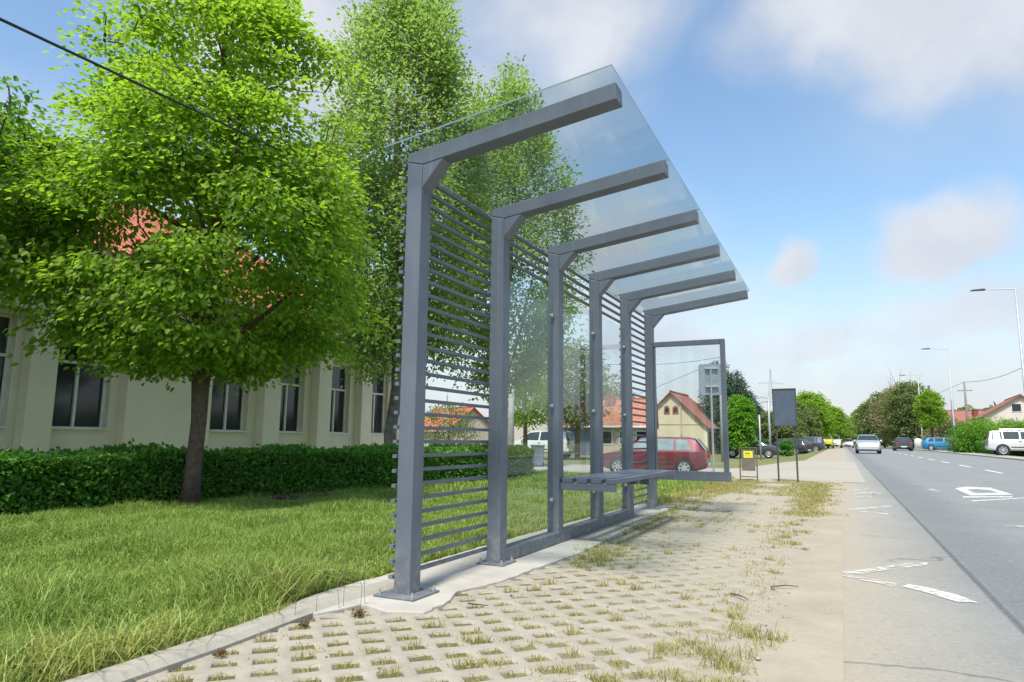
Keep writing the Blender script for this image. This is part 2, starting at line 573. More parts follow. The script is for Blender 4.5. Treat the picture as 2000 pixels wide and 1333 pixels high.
def mat_paver():
    m, nt, b = new_mat('grass_paver_concrete'); N = NT(nt); co = N.coord()
    s = N.sep(co)
    k = 1 / math.sqrt(2)
    p = N.math('MULTIPLY', N.math('ADD', s[0], s[1]), k)
    q = N.math('MULTIPLY', N.math('SUBTRACT', s[1], s[0]), k)
    A = 0.1414
    # winding joint along p, one every second row of holes
    qs = N.math('ADD', q, N.math('MULTIPLY', N.math('SINE', N.math('MULTIPLY', p, 2 * math.pi / A)), 0.011))
    jq = N.math('ABSOLUTE', N.math('SUBTRACT', N.math('FRACT', N.math('ADD', N.math('MULTIPLY', qs, 1 / A), 1000.5)), 0.5))
    row = N.math('FLOOR', N.math('ADD', N.math('MULTIPLY', qs, 1 / A), 1000.5))
    ps = N.math('ADD', N.math('ADD', p, N.math('MULTIPLY', row, A)), N.math('MULTIPLY', N.math('SINE', N.math('MULTIPLY', q, 2 * math.pi / (2 * A))), 0.012))
    jp = N.math('ABSOLUTE', N.math('SUBTRACT', N.math('FRACT', N.math('ADD', N.math('MULTIPLY', ps, 1 / (2 * A)), 1000.25)), 0.5))
    l1 = N.mapr(jq, 0.478, 0.499)
    l2 = N.mapr(jp, 0.492, 0.499)
    wob = N.mapr(N.noise(co, 18, 3), 0.35, 0.6)
    line = N.math('MULTIPLY', N.math('MAXIMUM', l1, N.math('MULTIPLY', l2, 0.35)), wob)
    f = N.noise(co, 5, 7, 0.7)
    c = N.ramp(f, [(0.3, (0.285, 0.258, 0.205)), (0.7, (0.385, 0.352, 0.285))])
    fine = N.noise(co, 160, 3, 0.7)
    c = N.mix(N.mapr(fine, 0.55, 0.75, 0, 0.35), c, (0.30, 0.27, 0.21))
    c = N.mix(N.math('MULTIPLY', N.mapr(N.noise(co, 7, 6, 0.75), 0.5, 0.72), 0.4), c, (0.27, 0.24, 0.17))
    # sand drifted over the stones towards the road and further along
    dr = N.math('ADD', N.math('MULTIPLY', N.math('ADD', s[0], 1.35), 0.9), N.math('MULTIPLY', N.math('SUBTRACT', s[1], 3.0), 0.16))
    dr = N.mapr(N.math('ADD', dr, N.math('MULTIPLY', N.math('SUBTRACT', N.noise(co, 2.2, 5, 0.7), 0.5), 0.7)), -0.3, 1.15)
    c = N.mix(N.math('MULTIPLY', dr, 0.75), c, (0.345, 0.31, 0.245))
    c = N.mix(N.math('MULTIPLY', line, N.math('SUBTRACT', 0.6, N.math('MULTIPLY', dr, 0.45))), c, (0.20, 0.17, 0.12))
    N.link(c, b.inputs['Base Color']); b.inputs['Roughness'].default_value = 0.93
    b.inputs['Specular IOR Level'].default_value = 0.2
    h = N.math('SUBTRACT', N.math('MULTIPLY', N.noise(co, 90, 4, 0.7), 0.5), line)
    N.bump(h, 0.0015, 0.7, b)
    return m


M['paver'] = mat_paver()


def mat_asphalt():
    m, nt, b = new_mat('asphalt'); N = NT(nt); co = N.coord()
    s = N.sep(co)
    n1 = N.noise(co, 0.7, 6, 0.65)
    n2 = N.noise(co, 130, 3, 0.8)
    base = N.ramp(N.math('ADD', N.math('MULTIPLY', n1, 0.6), N.math('MULTIPLY', n2, 0.4)),
                  [(0.3, (0.180, 0.186, 0.180)), (0.7, (0.255, 0.262, 0.252))])
    dusty = N.ramp(N.math('ADD', N.math('MULTIPLY', n1, 0.5), N.math('MULTIPLY', n2, 0.5)),
                   [(0.3, (0.275, 0.256, 0.215)), (0.7, (0.37, 0.348, 0.295))])
    xw = N.math('ADD', s[0], N.math('MULTIPLY', N.math('SUBTRACT', N.noise(co, 1.3, 5, 0.7), 0.5), 0.30))
    d = N.mapr(xw, 0.15, 0.85, 1, 0)
    c = N.mix(d, base, dusty)
    # polished darker wheel band right of the seam
    wb = N.math('MULTIPLY', N.mapr(s[0], 0.66, 0.74), N.mapr(s[0], 0.9, 1.6, 1, 0))
    c = N.mix(N.math('MULTIPLY', wb, 0.38), c, (0.10, 0.108, 0.12))
    # tar seam
    sx = N.math('ADD', s[0], N.math('MULTIPLY', N.math('SUBTRACT', N.noise(co, 2, 4), 0.5), 0.02))
    se = N.mapr(N.math('ABSOLUTE', N.math('SUBTRACT', sx, 0.69)), 0.006, 0.028, 1, 0)
    c = N.mix(N.math('MULTIPLY', se, 0.65), c, (0.06, 0.065, 0.075))
    # sand blown on the edge
    ed = N.mapr(N.math('ADD', s[0], N.math('MULTIPLY', N.noise(co, 2.5, 7, 0.8), 0.55)), 0.27, 0.55, 1, 0)
    c = N.mix(N.math('MULTIPLY', ed, 0.95), c, (0.365, 0.32, 0.245))
    # cracks and tar-filled veins, coarse aggregate, oil spots
    wv = N.node('ShaderNodeMixRGB', blend_type='ADD'); wv.inputs['Fac'].default_value = 0.35
    N.link(co, wv.inputs['Color1'])
    nn = N.node('ShaderNodeTexNoise'); nn.inputs['Scale'].default_value = 2.2; nn.inputs['Detail'].default_value = 6
    N.link(co, nn.inputs['Vector']); N.link(nn.outputs['Color'], wv.inputs['Color2'])
    vo = N.node('ShaderNodeTexVoronoi', feature='DISTANCE_TO_EDGE'); vo.inputs['Scale'].default_value = 0.55
    N.link(wv.outputs[0], vo.inputs['Vector'])
    crk = N.math('MULTIPLY', N.mapr(vo.outputs['Distance'], 0.002, 0.010, 1, 0), N.mapr(N.noise(co, 0.5, 3), 0.45, 0.6))
    c = N.mix(N.math('MULTIPLY', crk, 0.55), c, (0.07, 0.07, 0.075))
    ag = N.node('ShaderNodeTexVoronoi'); ag.inputs['Scale'].default_value = 75; N.link(co, ag.inputs['Vector'])
    agc = N.sep(ag.outputs['Color'])[0]
    c = N.mix(N.mapr(agc, 0.75, 0.95, 0, 0.2), c, (0.42, 0.41, 0.39))
    c = N.mix(N.mapr(agc, 0.05, 0.25, 0.15, 0), c, (0.09, 0.09, 0.095))
    oil = N.mapr(N.noise(co, 1.1, 5, 0.6), 0.60, 0.74)
    c = N.mix(N.math('MULTIPLY', oil, 0.25), c, (0.10, 0.10, 0.105))
    N.link(c, b.inputs['Base Color'])
    b.inputs['Roughness'].default_value = 0.85
    b.inputs['Specular IOR Level'].default_value = 0.3
    N.bump(N.noise(co, 190, 4, 0.8), 0.003, 0.8, b)
    return m


M['asphalt'] = mat_asphalt()


def mat_paint(name, wear_lo, wear_hi, sc=12):
    m, nt, b = new_mat(name); N = NT(nt); co = N.coord()
    mp = N.node('ShaderNodeMapping'); mp.inputs['Scale'].default_value = (1, 2.5, 1); N.link(co, mp.inputs[0])
    f = N.noise(mp.outputs[0], sc, 6, 0.75)
    w = N.mapr(f, wear_lo, wear_hi)
    N.link(N.mix(w, (0.55, 0.54, 0.50), (0.68, 0.67, 0.63)), b.inputs['Base Color'])
    b.inputs['Roughness'].default_value = 0.7
    tr = N.node('ShaderNodeBsdfTransparent')
    mx = N.node('ShaderNodeMixShader')
    N.link(w, mx.inputs[0]); N.link(tr.outputs[0], mx.inputs[1]); N.link(b.outputs[0], mx.inputs[2])
    N.link(mx.outputs[0], nt.nodes['Material Output'].inputs['Surface'])
    return m


M['paint'] = mat_paint('worn_road_paint', 0.34, 0.46)
M['paint_mid'] = mat_paint('streaked_road_paint', 0.38, 0.52, 16)
M['paint_worn'] = mat_paint('badly_worn_road_paint', 0.42, 0.60, 9)


def mat_concrete(name, c1, c2, dark=(0.2, 0.18, 0.15), amt=0.5):
    m, nt, b = new_mat(name); N = NT(nt); co = N.coord()
    c = N.ramp(N.noise(co, 3, 7, 0.7), [(0.3, c1), (0.7, c2)])
    st = N.mapr(N.noise(co, 9, 6, 0.75), 0.55, 0.72)
    c = N.mix(N.math('MULTIPLY', st, amt), c, dark)
    N.link(c, b.inputs['Base Color']); b.inputs['Roughness'].default_value = 0.92
    N.bump(N.noise(co, 70, 6, 0.75), 0.004, 0.8, b)
    return m


M['kerb'] = mat_concrete('kerb_concrete', (0.31, 0.285, 0.235), (0.40, 0.37, 0.31), amt=0.35)
M['slab'] = mat_concrete('pale_footing_concrete', (0.37, 0.345, 0.295), (0.50, 0.47, 0.42), (0.27, 0.24, 0.2), 0.5)


def car_paint(name, col, metal=0.3):
    return simple(name, col, 0.32, metal, 0.05, 1.5, coat=0.8)


def blade_mat(name, c1, c2, cdry, dry_lo, dry_hi):
    m, nt, b = new_mat(name); N = NT(nt); co = N.coord()
    rnd = N.node('ShaderNodeNewGeometry').outputs['Random Per Island']
    c = N.ramp(rnd, [(0.1, c1), (0.9, c2)])
    s = N.sep(co)
    # drier towards the kerb and in patches
    patch = N.math('ADD', N.noise(co, 1.1, 4, 0.6), N.math('MULTIPLY', rnd, 0.25))
    patch = N.math('ADD', patch, N.mapr(s[0], -4.6, -2.3, 0, 0.30, False))
    d = N.mapr(patch, dry_lo, dry_hi)
    c = N.mix(d, c, cdry)
    N.link(c, b.inputs['Base Color']); b.inputs['Roughness'].default_value = 0.5
    b.inputs['Specular IOR Level'].default_value = 0.3
    tr = N.node('ShaderNodeBsdfTranslucent'); N.link(N.mix(0.5, c, (0.25, 0.35, 0.05)), tr.inputs[0])
    mx = N.node('ShaderNodeMixShader'); mx.inputs[0].default_value = 0.35
    N.link(b.outputs[0], mx.inputs[1]); N.link(tr.outputs[0], mx.inputs[2])
    N.link(mx.outputs[0], nt.nodes['Material Output'].inputs['Surface'])
    return m


M['blade'] = blade_mat('grass_blade', (0.145, 0.25, 0.042), (0.36, 0.47, 0.105), (0.50, 0.48, 0.15), 0.78, 1.20)
M['blade_dry'] = blade_mat('dry_grass_blade', (0.16, 0.22, 0.035), (0.30, 0.34, 0.07), (0.42, 0.37, 0.14), 0.5, 0.9)


# ------------------------------------------------------------------ terrain
def sm(t, a, b):
    t = np.clip((t - a) / (b - a), 0, 1)
    return t * t * (3 - 2 * t)


def gz(x, y):
    x = np.asarray(x, float); y = np.asarray(y, float)
    return (-0.47 * sm(y, 16, 23) + 0.15 * sm(y, 30, 42)) * sm(-x, 1.3, 5.0)


def sheet(name, xs, ys, off, mat, kind='structure', label=None, jitter=None):
    X, Y = np.meshgrid(xs, ys)
    Z = gz(X, Y) + off
    if jitter is not None: X, Y, Z = jitter(X, Y, Z)
    v = np.stack([X.ravel(), Y.ravel(), Z.ravel()], 1)
    ny, nx = X.shape
    i = np.arange((ny - 1) * (nx - 1)); r_ = i // (nx - 1); c_ = i % (nx - 1)
    a = r_ * nx + c_
    q = np.stack([a, a + 1, a + nx + 1, a + nx], 1)
    o = raw_mesh(name, v, [q], mat, smooth=True)
    return tag(o, label, None, None, kind)


gx = np.concatenate([[-1500, -600, -250, -120, -60, -40, -30], np.arange(-24, 12, 1.0), [14, 20, 30, 60, 120, 250, 600, 1500]])
gy = np.concatenate([[-600, -200, -60, -20, -8], np.arange(-4, 40, 1.0), [44, 50, 60, 80, 120, 200, 350, 700, 1500]])
sheet('ground', gx, gy, -0.045, M['ground'])
sheet('lawn', np.arange(-30, -2.2, 0.5), np.arange(-8, 17.4, 0.4), -0.006, M['lawn'])


def wob_edge(side, amp, sc, name_drop=False):
    def f(X, Y, Z):
        col = 0 if side == 'l' else -1
        for i in range(X.shape[0]):
            X[i, col] += amp * (mnoise.noise(Vector((Y[i, col] * sc, 3.1 * (col + 2), 0))) + 0.5 * mnoise.noise(Vector((Y[i, col] * sc * 3.7, 9, 0))))
        if side == 'l' and name_drop: Z[:, 0] -= 0.016
        return X, Y, Z
    return f


sheet('side_road', np.concatenate([np.arange(-60, -8, 3.0), np.arange(-8, 0.6, 0.4)]), np.arange(16.0, 34, 0.5), 0.006, M['sideroad'])
sheet('paving_soil', np.arange(-2.3, -0.2, 0.02), np.concatenate([np.arange(-1, 9, 0.03), np.arange(9, 16.5, 0.25)]), -0.014, M['soil'],
      jitter=lambda X, Y, Z: (X, Y, Z + 0.004 * np.sin(X * 31 + Y * 7) * np.sin(Y * 27 - X * 9) + 0.0070 * sm((X + 1.35) * .9 + (Y - 3.0) * .16, -.3, 1.15)))
sheet('verge_sand', np.array([-0.46, -0.22, -0.15, -0.04]), np.arange(-2, 16.6, 0.04), 0.005, M['sand'], jitter=wob_edge('l', 0.13, 2.1, True))
sheet('verge_sand', np.array([-1.6, -0.8, -0.04]), np.arange(16.5, 160, 1.5), 0.002, M['sand'])
sheet('sidewalk_sand', np.array([-2.3, -1.6, -0.9, -0.3]), np.arange(15.0, 18.4, 0.2), 0.0025, M['sand'])
road_y = np.concatenate([np.arange(-12, 40, 2.0), [50, 70, 100, 150, 250, 400, 800]])
sheet('road', np.array([-0.06, 0.4, 1, 2, 4, 6, 8.25]), road_y, 0.0, M['asphalt'], jitter=wob_edge('l', 0.03, 1.7))
sheet('verge_ground', np.array([8.42, 9.2, 10.2]), road_y, 0.05, M['sideroad'])
MB().box((8.25, -12, -0.03), (8.42, 800, 0.07)).build('kerb', M['kerb'])['kind'] = 'structure'

# ---- grass pavers: a real grid of frames with open holes
A = 0.1414
holes = []
vs, qs_ = [], []
k = 1 / math.sqrt(2)
cells = []
for i in range(-60, 130):
    for j in range(-60, 130):
        p, q = i * A, j * A
        x, y = (p - q) * k - 0.0, (p + q) * k
        x -= 2.0; y += 1.83
        if y < 0.3 or y > 15.6: continue
        rt = -0.24
        if x > rt: continue
        # left limit: kerb, then footing slab
        lf = -2.31 if y < 2.5 else -2.25
        if x < lf - 0.02: continue
        cells.append((x, y, i, j))
nv = 0
for (x, y, i, j) in cells:
    h = A / 2
    an = rng.uniform(.96, 1.04)
    sunk = 0
    r1 = h * rng.uniform(0.60, 0.67); r2 = r1 - 0.005
    cs = [(-1, -1), (1, -1), (1, 1), (-1, 1)]
    ring = []
    for rr, zz in ((h, 0.0), (r1, 0.0), (r2, -0.006), (r2, -0.03)):
        for (a_, b_) in cs:
            gp, gq = (i + a_ * .5) * A, (j + b_ * .5) * A
            sunk = 0.006 * mnoise.noise(Vector((gp * 2.6, gq * 2.6, 1))) + 0.0025 * mnoise.noise(Vector((gp * 9, gq * 9, 5))) - 0.002
            pp, qq = a_ * rr, b_ * rr
            if rr < h * 0.9:
                pp *= 1.16 * an; qq *= 0.95
                qq += 0.004 * math.sin(i * 1.7 + j); pp += rng.uniform(-0.001, 0.001)
            # hexagonal-ish softening of the hole
            ring.append((x + (pp - qq) * k, y + (pp + qq) * k, zz + sunk - (0.0 if rr > r1 else 0)))
    vs += ring
    for lv in range(3):
        for c in range(4):
            a0 = nv + lv * 4 + c; a1 = nv + lv * 4 + (c + 1) % 4
            qs_.append((a0, a1, a1 + 4, a0 + 4))
    nv += 16
    if x < -.4 and (y < 2.6 or x > -1.8 or (x > -2.15 and y < 2.8)): holes.append((x, y))
tag(raw_mesh('paving', np.array(vs), [np.array(qs_)], M['paver']), kind='structure')

# kerb between lawn and paving: runs from behind the camera and dies into the shelter footing
kp = [(-2.19, -1.5), (-2.25, 0.2), (-2.28, 1.0), (-2.285, 1.6), (-2.30, 2.05), (-2.34, 2.45), (-2.36, 2.7), (-2.34, 3.0), (-2.31, 3.4)]
kb = MB(); kw = 0.065
prof = [(-kw, -0.03), (-kw, 0.022), (-kw + 0.018, 0.034), (kw - 0.03, 0.034), (kw, 0.012), (kw, -0.03)]
vsk = []
for (x, y) in kp:
    vsk += [(x + a, y, z) for a, z in prof]
n = len(prof)
fsk = [(i * n + c, i * n + c + 1, (i + 1) * n + c + 1, (i + 1) * n + c) for i in range(len(kp) - 1) for c in range(n - 1)]
kb.add(vsk, fsk)
kb.build('kerb', M['kerb'])['kind'] = 'structure'
# footing slab under the shelter, ragged outline
outl = []
left = [(-2.42, 2.52), (-2.50, 2.66), (-2.54, 2.9), (-2.55, 3.15), (-2.53, 3.6), (-2.55, 4.0), (-2.54, 4.7), (-2.52, 5.6), (-2.5, 6.6), (-2.42, 8.9)]
right = [(-1.95, 8.9), (-1.9, 7.2), (-1.84, 6.0), (-1.78, 4.9), (-1.82, 4.26), (-1.84, 3.65), (-1.93, 3.35), (-1.85, 3.1), (-1.84, 2.86), (-2.0, 2.80), (-2.2, 2.86), (-2.27, 2.62)]
poly = left + right
dense = []
for a_, b_ in zip(poly, poly[1:] + poly[:1]):
    L_ = math.dist(a_, b_); m_ = max(1, int(L_ / 0.05))
    for t in range(m_):
        x = a_[0] + (b_[0] - a_[0]) * t / m_; y = a_[1] + (b_[1] - a_[1]) * t / m_
        nn = mnoise.noise(Vector((x * 14, y * 14, 0.5))) * 0.016
        dense.append((x + nn, y + nn * 0.7))
fs_ = MB(); fs_.prism(dense, 'z', -0.03, 0.012)
fs_.build('footing_slab', M['slab'], bevel=0.006)['kind'] = 'structure'
# ------------------------------------------------------------------ bus shelter
X0, Y0, S, W, D, H = -2.168, 3.08, 1.0426, 0.1005, 0.104, 2.45
L, SL, BH = 1.246, 0.128, 0.0914
sh = empty('bus_shelter', (X0, Y0, 0), 0, 'grey steel bus shelter with glass roof, slatted back and bench on the paved verge', 'bus shelter')


def sp_(o): o.location = (-X0, -Y0, 0); return o


def zt(x): return H + SL * (x - X0)


for kx in range(6):
    y = Y0 + kx * S
    on_rail = 1 <= kx <= 4
    zb = 0.012
    p = MB()
    p.prism([(X0, zb), (X0 + W, zb), (X0 + W, zt(X0 + W) - BH - 0.001), (X0, zt(X0) - BH * 0.55)], 'y', y, y + D)
    sp_(p.build('post', M['steel'], sh, bevel=0.005))
    bmx = MB()
    x1 = X0 + L
    bmx.prism([(X0, zt(X0) - BH * 0.55 + 0.002), (X0 + W, zt(X0 + W) - BH + 0.001), (x1, zt(x1) - BH), (x1 - 0.005, zt(x1)), (X0, zt(X0))], 'y', y, y + D)
    be = sp_(bmx.build('beam', M['steel'], sh, bevel=0.005))
    g = MB()
    g.prism([(X0 + W + 0.001, 2.235), (X0 + W + 0.001, zt(X0 + W) - BH - 0.001), (X0 + W + 0.135, zt(X0 + W + 0.135) - BH - 0.001)], 'y', y + 0.003, y + D - 0.003)
    sp_(g.build('gusset', M['steel'], sh, bevel=0.002))
    # rubber strip between beam and glass
    rs = MB(); rs.prism([(X0 - 0.02, zt(X0 - 0.02) + 0.002), (x1 - 0.01, zt(x1 - 0.01) + 0.002), (x1 - 0.01, zt(x1 - 0.01) + 0.007), (X0 - 0.02, zt(X0 - 0.02) + 0.007)], 'y', y + 0.02, y + D - 0.02)
    sp_(rs.build('glazing_strip', M['black_trim'], sh))
    if kx in (0, 1, 5):
        bp = MB(); e = 0.075 if kx == 0 else 0.05
        bp.box((X0 - e, y - e, 0.013), (X0 + W + e, y + D + e, 0.023))
        bo = sp_(bp.build('base_plate', M['steel'], sh, bevel=0.003))
        for sx in (-1, 1):
            for sy in (-1, 1):
                cx, cy = X0 + W / 2 + sx * (W / 2 + e - 0.025), y + D / 2 + sy * (D / 2 + e - 0.025)
                bt = MB(); bt.tube([(cx, cy, 0.023), (cx, cy, 0.034)], 0.013, 6).tube([(cx, cy, 0.034), (cx, cy, 0.048)], 0.006, 6)
                bt.build('bolt', M['galv'], bo)
# base rails of the glazed bays
for kx in range(1, 4):
    y = Y0 + kx * S + D
    b = MB(); b.box((X0 + 0.002, y + 0.001, 0.016), (X0 + W, y + S - D - 0.001, 0.10))
    sp_(b.build('base_rail', M['steel'], sh, bevel=0.004))
# slats: slatted end bays and the top four right along
zs = [0.095 + i * 0.0785 for i in range(30)]
def slats(ya, yb, zl):
    b = MB()
    for z in zl: b.box((X0 - 0.027, ya, z), (X0 - 0.002, yb, z + 0.019))
    return b
sp_(slats(Y0 - 0.012, Y0 + S + D * 0.5, zs[:-4]).build('slat_panel', M['steel'], sh))
sp_(slats(Y0 + 4 * S + D * 0.4, Y0 + 5 * S + D + 0.02, zs[:-4]).build('slat_panel', M['steel'], sh))
sp_(slats(Y0 - 0.012, Y0 + 5 * S + D + 0.02, zs[-4:]).build('top_slat_panel', M['steel'], sh))
# glass of the middle bays
for kx in range(1, 4):
    y = Y0 + kx * S + D
    b = MB(); b.box((X0 + 0.044, y + 0.006, 0.115), (X0 + 0.052, y + S - D - 0.006, 2.06))
    gp = sp_(b.build('glass_panel', M['glass'], sh))
    for zc in (0.35, 1.1, 1.85):
        for yy in (y + 0.02, y + S - D - 0.02):
            c = MB(); c.tube([(X0 + 0.036, yy, zc), (X0 + 0.060, yy, zc)], 0.018, 10)
            c.build('clamp', M['galv'], gp)
# roof glass: panes that meet over the beams
rx0, rx1 = X0 - 0.073, X0 + 1.262
ys_ = [Y0 - 0.134] + [Y0 + kx * S + D / 2 for kx in range(1, 5)] + [Y0 + 5 * S + D + 0.03]
for a_, b_ in zip(ys_[:-1], ys_[1:]):
    b = MB(); o8 = 0.008
    b.prism([(rx0, zt(rx0) + o8), (rx1, zt(rx1) + o8), (rx1, zt(rx1) + o8 + 0.009), (rx0, zt(rx0) + o8 + 0.009)], 'y', a_ + 0.003, b_ - 0.003)
    ro = b.build('roof_glass', [M['glass_roof'], M['gedge']], sh)
    for pf in ro.data.polygons:
        if abs(pf.normal.z) < 0.5: pf.material_index = 1
    sp_(ro)
    ro.data.update()
# end frame panel
ye = Y0 + 5 * S + 0.02
b = MB(); xe0, xe1 = X0 + W + 0.002, -1.205
b.box((xe0, ye, 1.985), (xe1 - 0.056, ye + 0.06, 2.045)).box((xe1 - 0.055, ye, 0.475), (xe1, ye + 0.06, 2.045)).box((xe0, ye, 0.365), (xe1 + 0.02, ye + 0.06, 0.473))
b.box((xe0, ye + 0.01, 0.475), (xe0 + 0.022, ye + 0.05, 1.984))
sp_(b.build('end_frame', M['steel'], sh, bevel=0.003))
b = MB(); b.box((xe0 + 0.024, ye + 0.026, 0.475), (xe1 - 0.057, ye + 0.034, 1.983)); sp_(b.build('end_glass', M['glass'], sh))
# bench
bx0, bx1, by0, by1, bz = -2.055, -1.60, 5.20, 7.22, 0.525
pw_ = 0.088; gap = (bx1 - bx0 - 4 * pw_) / 3
for i in range(4):
    b = MB(); x = bx0 + i * (pw_ + gap); b.box((x, by0, bz - 0.038), (x + pw_, by1, bz))
    sp_(b.build('bench_plank', M['steel'], sh, bevel=0.004))
for kx in (2, 3, 4):
    y = Y0 + kx * S + 0.03
    b = MB(); b.box((X0 + W + 0.001, y, bz - 0.095), (bx1 - 0.01, y + 0.05, bz - 0.040))
    sp_(b.build('bench_bracket', M['steel'], sh, bevel=0.003))


# ------------------------------------------------------------------ school building behind the hedge
bl = empty('school_building', (-13.3, 7, 0), 0, 'long single-storey cream building with orange tiled roof behind the hedge', 'building')


def bp_(o): o.location = (13.3, -7, 0); return o


XF, XR = -13.0, -13.28
yb0, yb1 = -9.0, 18.75
wins = [(-4.2, -2.9), (-1.6, -0.3), (1.6, 2.9), (5.7, 6.98), (7.62, 8.82), (11.30, 12.40), (13.28, 14.36), (15.2, 16.28), (17.1, 18.2)]
ZB_, ZT_ = 0.93, 2.96
b = MB()
# recessed wall built round its openings (openings reach the proud lintel)
yy = yb0
for (a_, c_) in wins:
    b.box((XR - 0.35, yy, -0.2), (XR, a_, 3.05))
    b.box((XR - 0.35, a_, -0.2), (XR, c_, ZB_))
    b.box((XR - 0.35, a_, ZT_), (XR, c_, 3.05))
    yy = c_
b.box((XR - 0.35, yy, -0.2), (XR, yb1, 3.05))
b.box((XR - 10, yb0, -0.2), (XR - 9.7, yb1, 4.0)).box((XR - 9.7, yb1 - 0.3, -0.2), (XR - 0.35, yb1, 4.0)).box((XR - 9.7, yb0, -0.2), (XR - 0.35, yb0 + 0.3, 4.0))
bp_(b.build('wall', M['facade'], bl))
# proud pilasters and band
b = MB()
pil = [(yb0, -4.5), (-2.6, -1.9), (0.0, 1.3), (3.2, 5.4), (7.12, 7.60), (9.0, 11.05), (12.66, 13.22), (14.62, 15.14), (16.52, 17.02), (18.42, yb1)]
for a_, c_ in pil: b.box((XR + 0.001, a_, -0.2), (XF, c_, 3.048))
b.box((XR - 0.35, yb0, 3.05), (XF + 0.003, yb1, 3.75)).box((XR - 0.2, yb0 - 0.1, 3.75), (XF + 0.14, yb1 + 0.1, 3.93))
bp_(b.build('pilaster_band', M['facade'], bl, bevel=0.01))
for (a_, c_) in wins:
    f = MB(); x0_, x1_ = XR - 0.20, XR - 0.13
    t = 0.055; zm = 2.2; ym = (a_ + c_) / 2
    f.box((x0_, a_, ZB_), (x1_, a_ + t, ZT_)).box((x0_, c_ - t, ZB_), (x1_, c_, ZT_))
    f.box((x0_, a_ + t, ZB_), (x1_, c_ - t, ZB_ + t)).box((x0_, a_ + t, ZT_ - t), (x1_, c_ - t, ZT_))
    f.box((x0_ + .001, a_ + t, zm), (x1_ - .001, c_ - t, zm + t)).box((x0_ + .003, ym - t / 2, ZB_ + t), (x1_ + .01, ym + t / 2, zm))
    fo = bp_(f.build('window', M['white_frame'], bl, bevel=0.004))
    g = MB(); g.box((x0_ + 0.02, a_ + t, ZB_ + t), (x0_ + 0.03, c_ - t, ZT_ - t)); g.build('pane', M['dark_glass'], fo)
    s_ = MB(); s_.box((XR - 0.13, a_ + .004, ZB_ + 0.002), (XR + 0.05, c_ - .004, ZB_ + 0.03)); s_.build('sill', M['white_frame'], fo)
# curtain panel glimpsed behind glass of second visible window omitted; roof
b = MB()
ez, rz, hx, ex = 3.92, 7.45, XR - 5.0, XF + 0.42
th = 0.10
b.add([(ex, yb0 - .3, ez), (ex, yb1 + .3, ez), (hx, yb1 - 4.3, rz), (hx, yb0 + 4, rz), (XR - 10.4, yb0 - .3, ez), (XR - 10.4, yb1 + .3, ez),
       (ex, yb0 - .3, ez - th), (ex, yb1 + .3, ez - th), (XR - 10.4, yb0 - .3, ez - th), (XR - 10.4, yb1 + .3, ez - th)],
      [(0, 1, 2, 3), (5, 4, 3, 2), (1, 5, 2), (4, 0, 3), (0, 6, 7, 1), (1, 7, 9, 5), (5, 9, 8, 4), (4, 8, 6, 0), (6, 8, 9, 7)])
rf = bp_(b.build('roof', M['tile'], bl))
b = MB(); b.tube([(ex + 0.06, yb0 - .3, ez - 0.03), (ex + 0.06, yb1 + .3, ez - 0.03)], 0.06, 8); b.build('gutter', M['galv'], rf)
b = MB(); b.tube([(hx, yb0 + 4, rz), (hx, yb1 - 4.3, rz)], 0.09, 8).tube([(hx, yb1 - 4.3, rz), (ex, yb1 + .3, ez + .03)], 0.08, 6).tube([(hx, yb0 + 4, rz), (ex, yb0 - .3, ez + .03)], 0.08, 6)
b.build('ridge', M['tile'], rf)


# ------------------------------------------------------------------ foliage
def leaf_batch(P, ax, nr, size, wid=0.7, fold=0.25, shape='oval'):
    """P base positions (N,3), ax leaf axis, nr approximate normal, size (N,)"""
    ax = ax / (np.linalg.norm(ax, axis=1, keepdims=True) + 1e-9)
    side = np.cross(ax, nr); side /= (np.linalg.norm(side, axis=1, keepdims=True) + 1e-9)
    up = np.cross(side, ax)
    s = size[:, None]
    f = fold
    v0 = P
    v1 = P + ax * s * 0.33 + side * s * wid * 0.5 + up * s * f * 0.5
    v2 = P + ax * s * 0.72 + side * s * wid * 0.36 + up * s * f * 0.3
    v3 = P + ax * s - up * s * 0.10
    v4 = P + ax * s * 0.72 - side * s * wid * 0.36 + up * s * f * 0.3
    v5 = P + ax * s * 0.33 - side * s * wid * 0.5 + up * s * f * 0.5
    V = np.stack([v0, v1, v2, v3, v4, v5], 1).reshape(-1, 3)
    b = (np.arange(len(P)) * 6)[:, None]
    Q = np.concatenate([b + np.array([[0, 1, 2, 3]]), b + np.array([[0, 3, 4, 5]])], 1).reshape(-1, 4)
    return V, Q


def unit(n):
    d = rng.normal(size=(n, 3)); return d / np.linalg.norm(d, axis=1, keepdims=True)


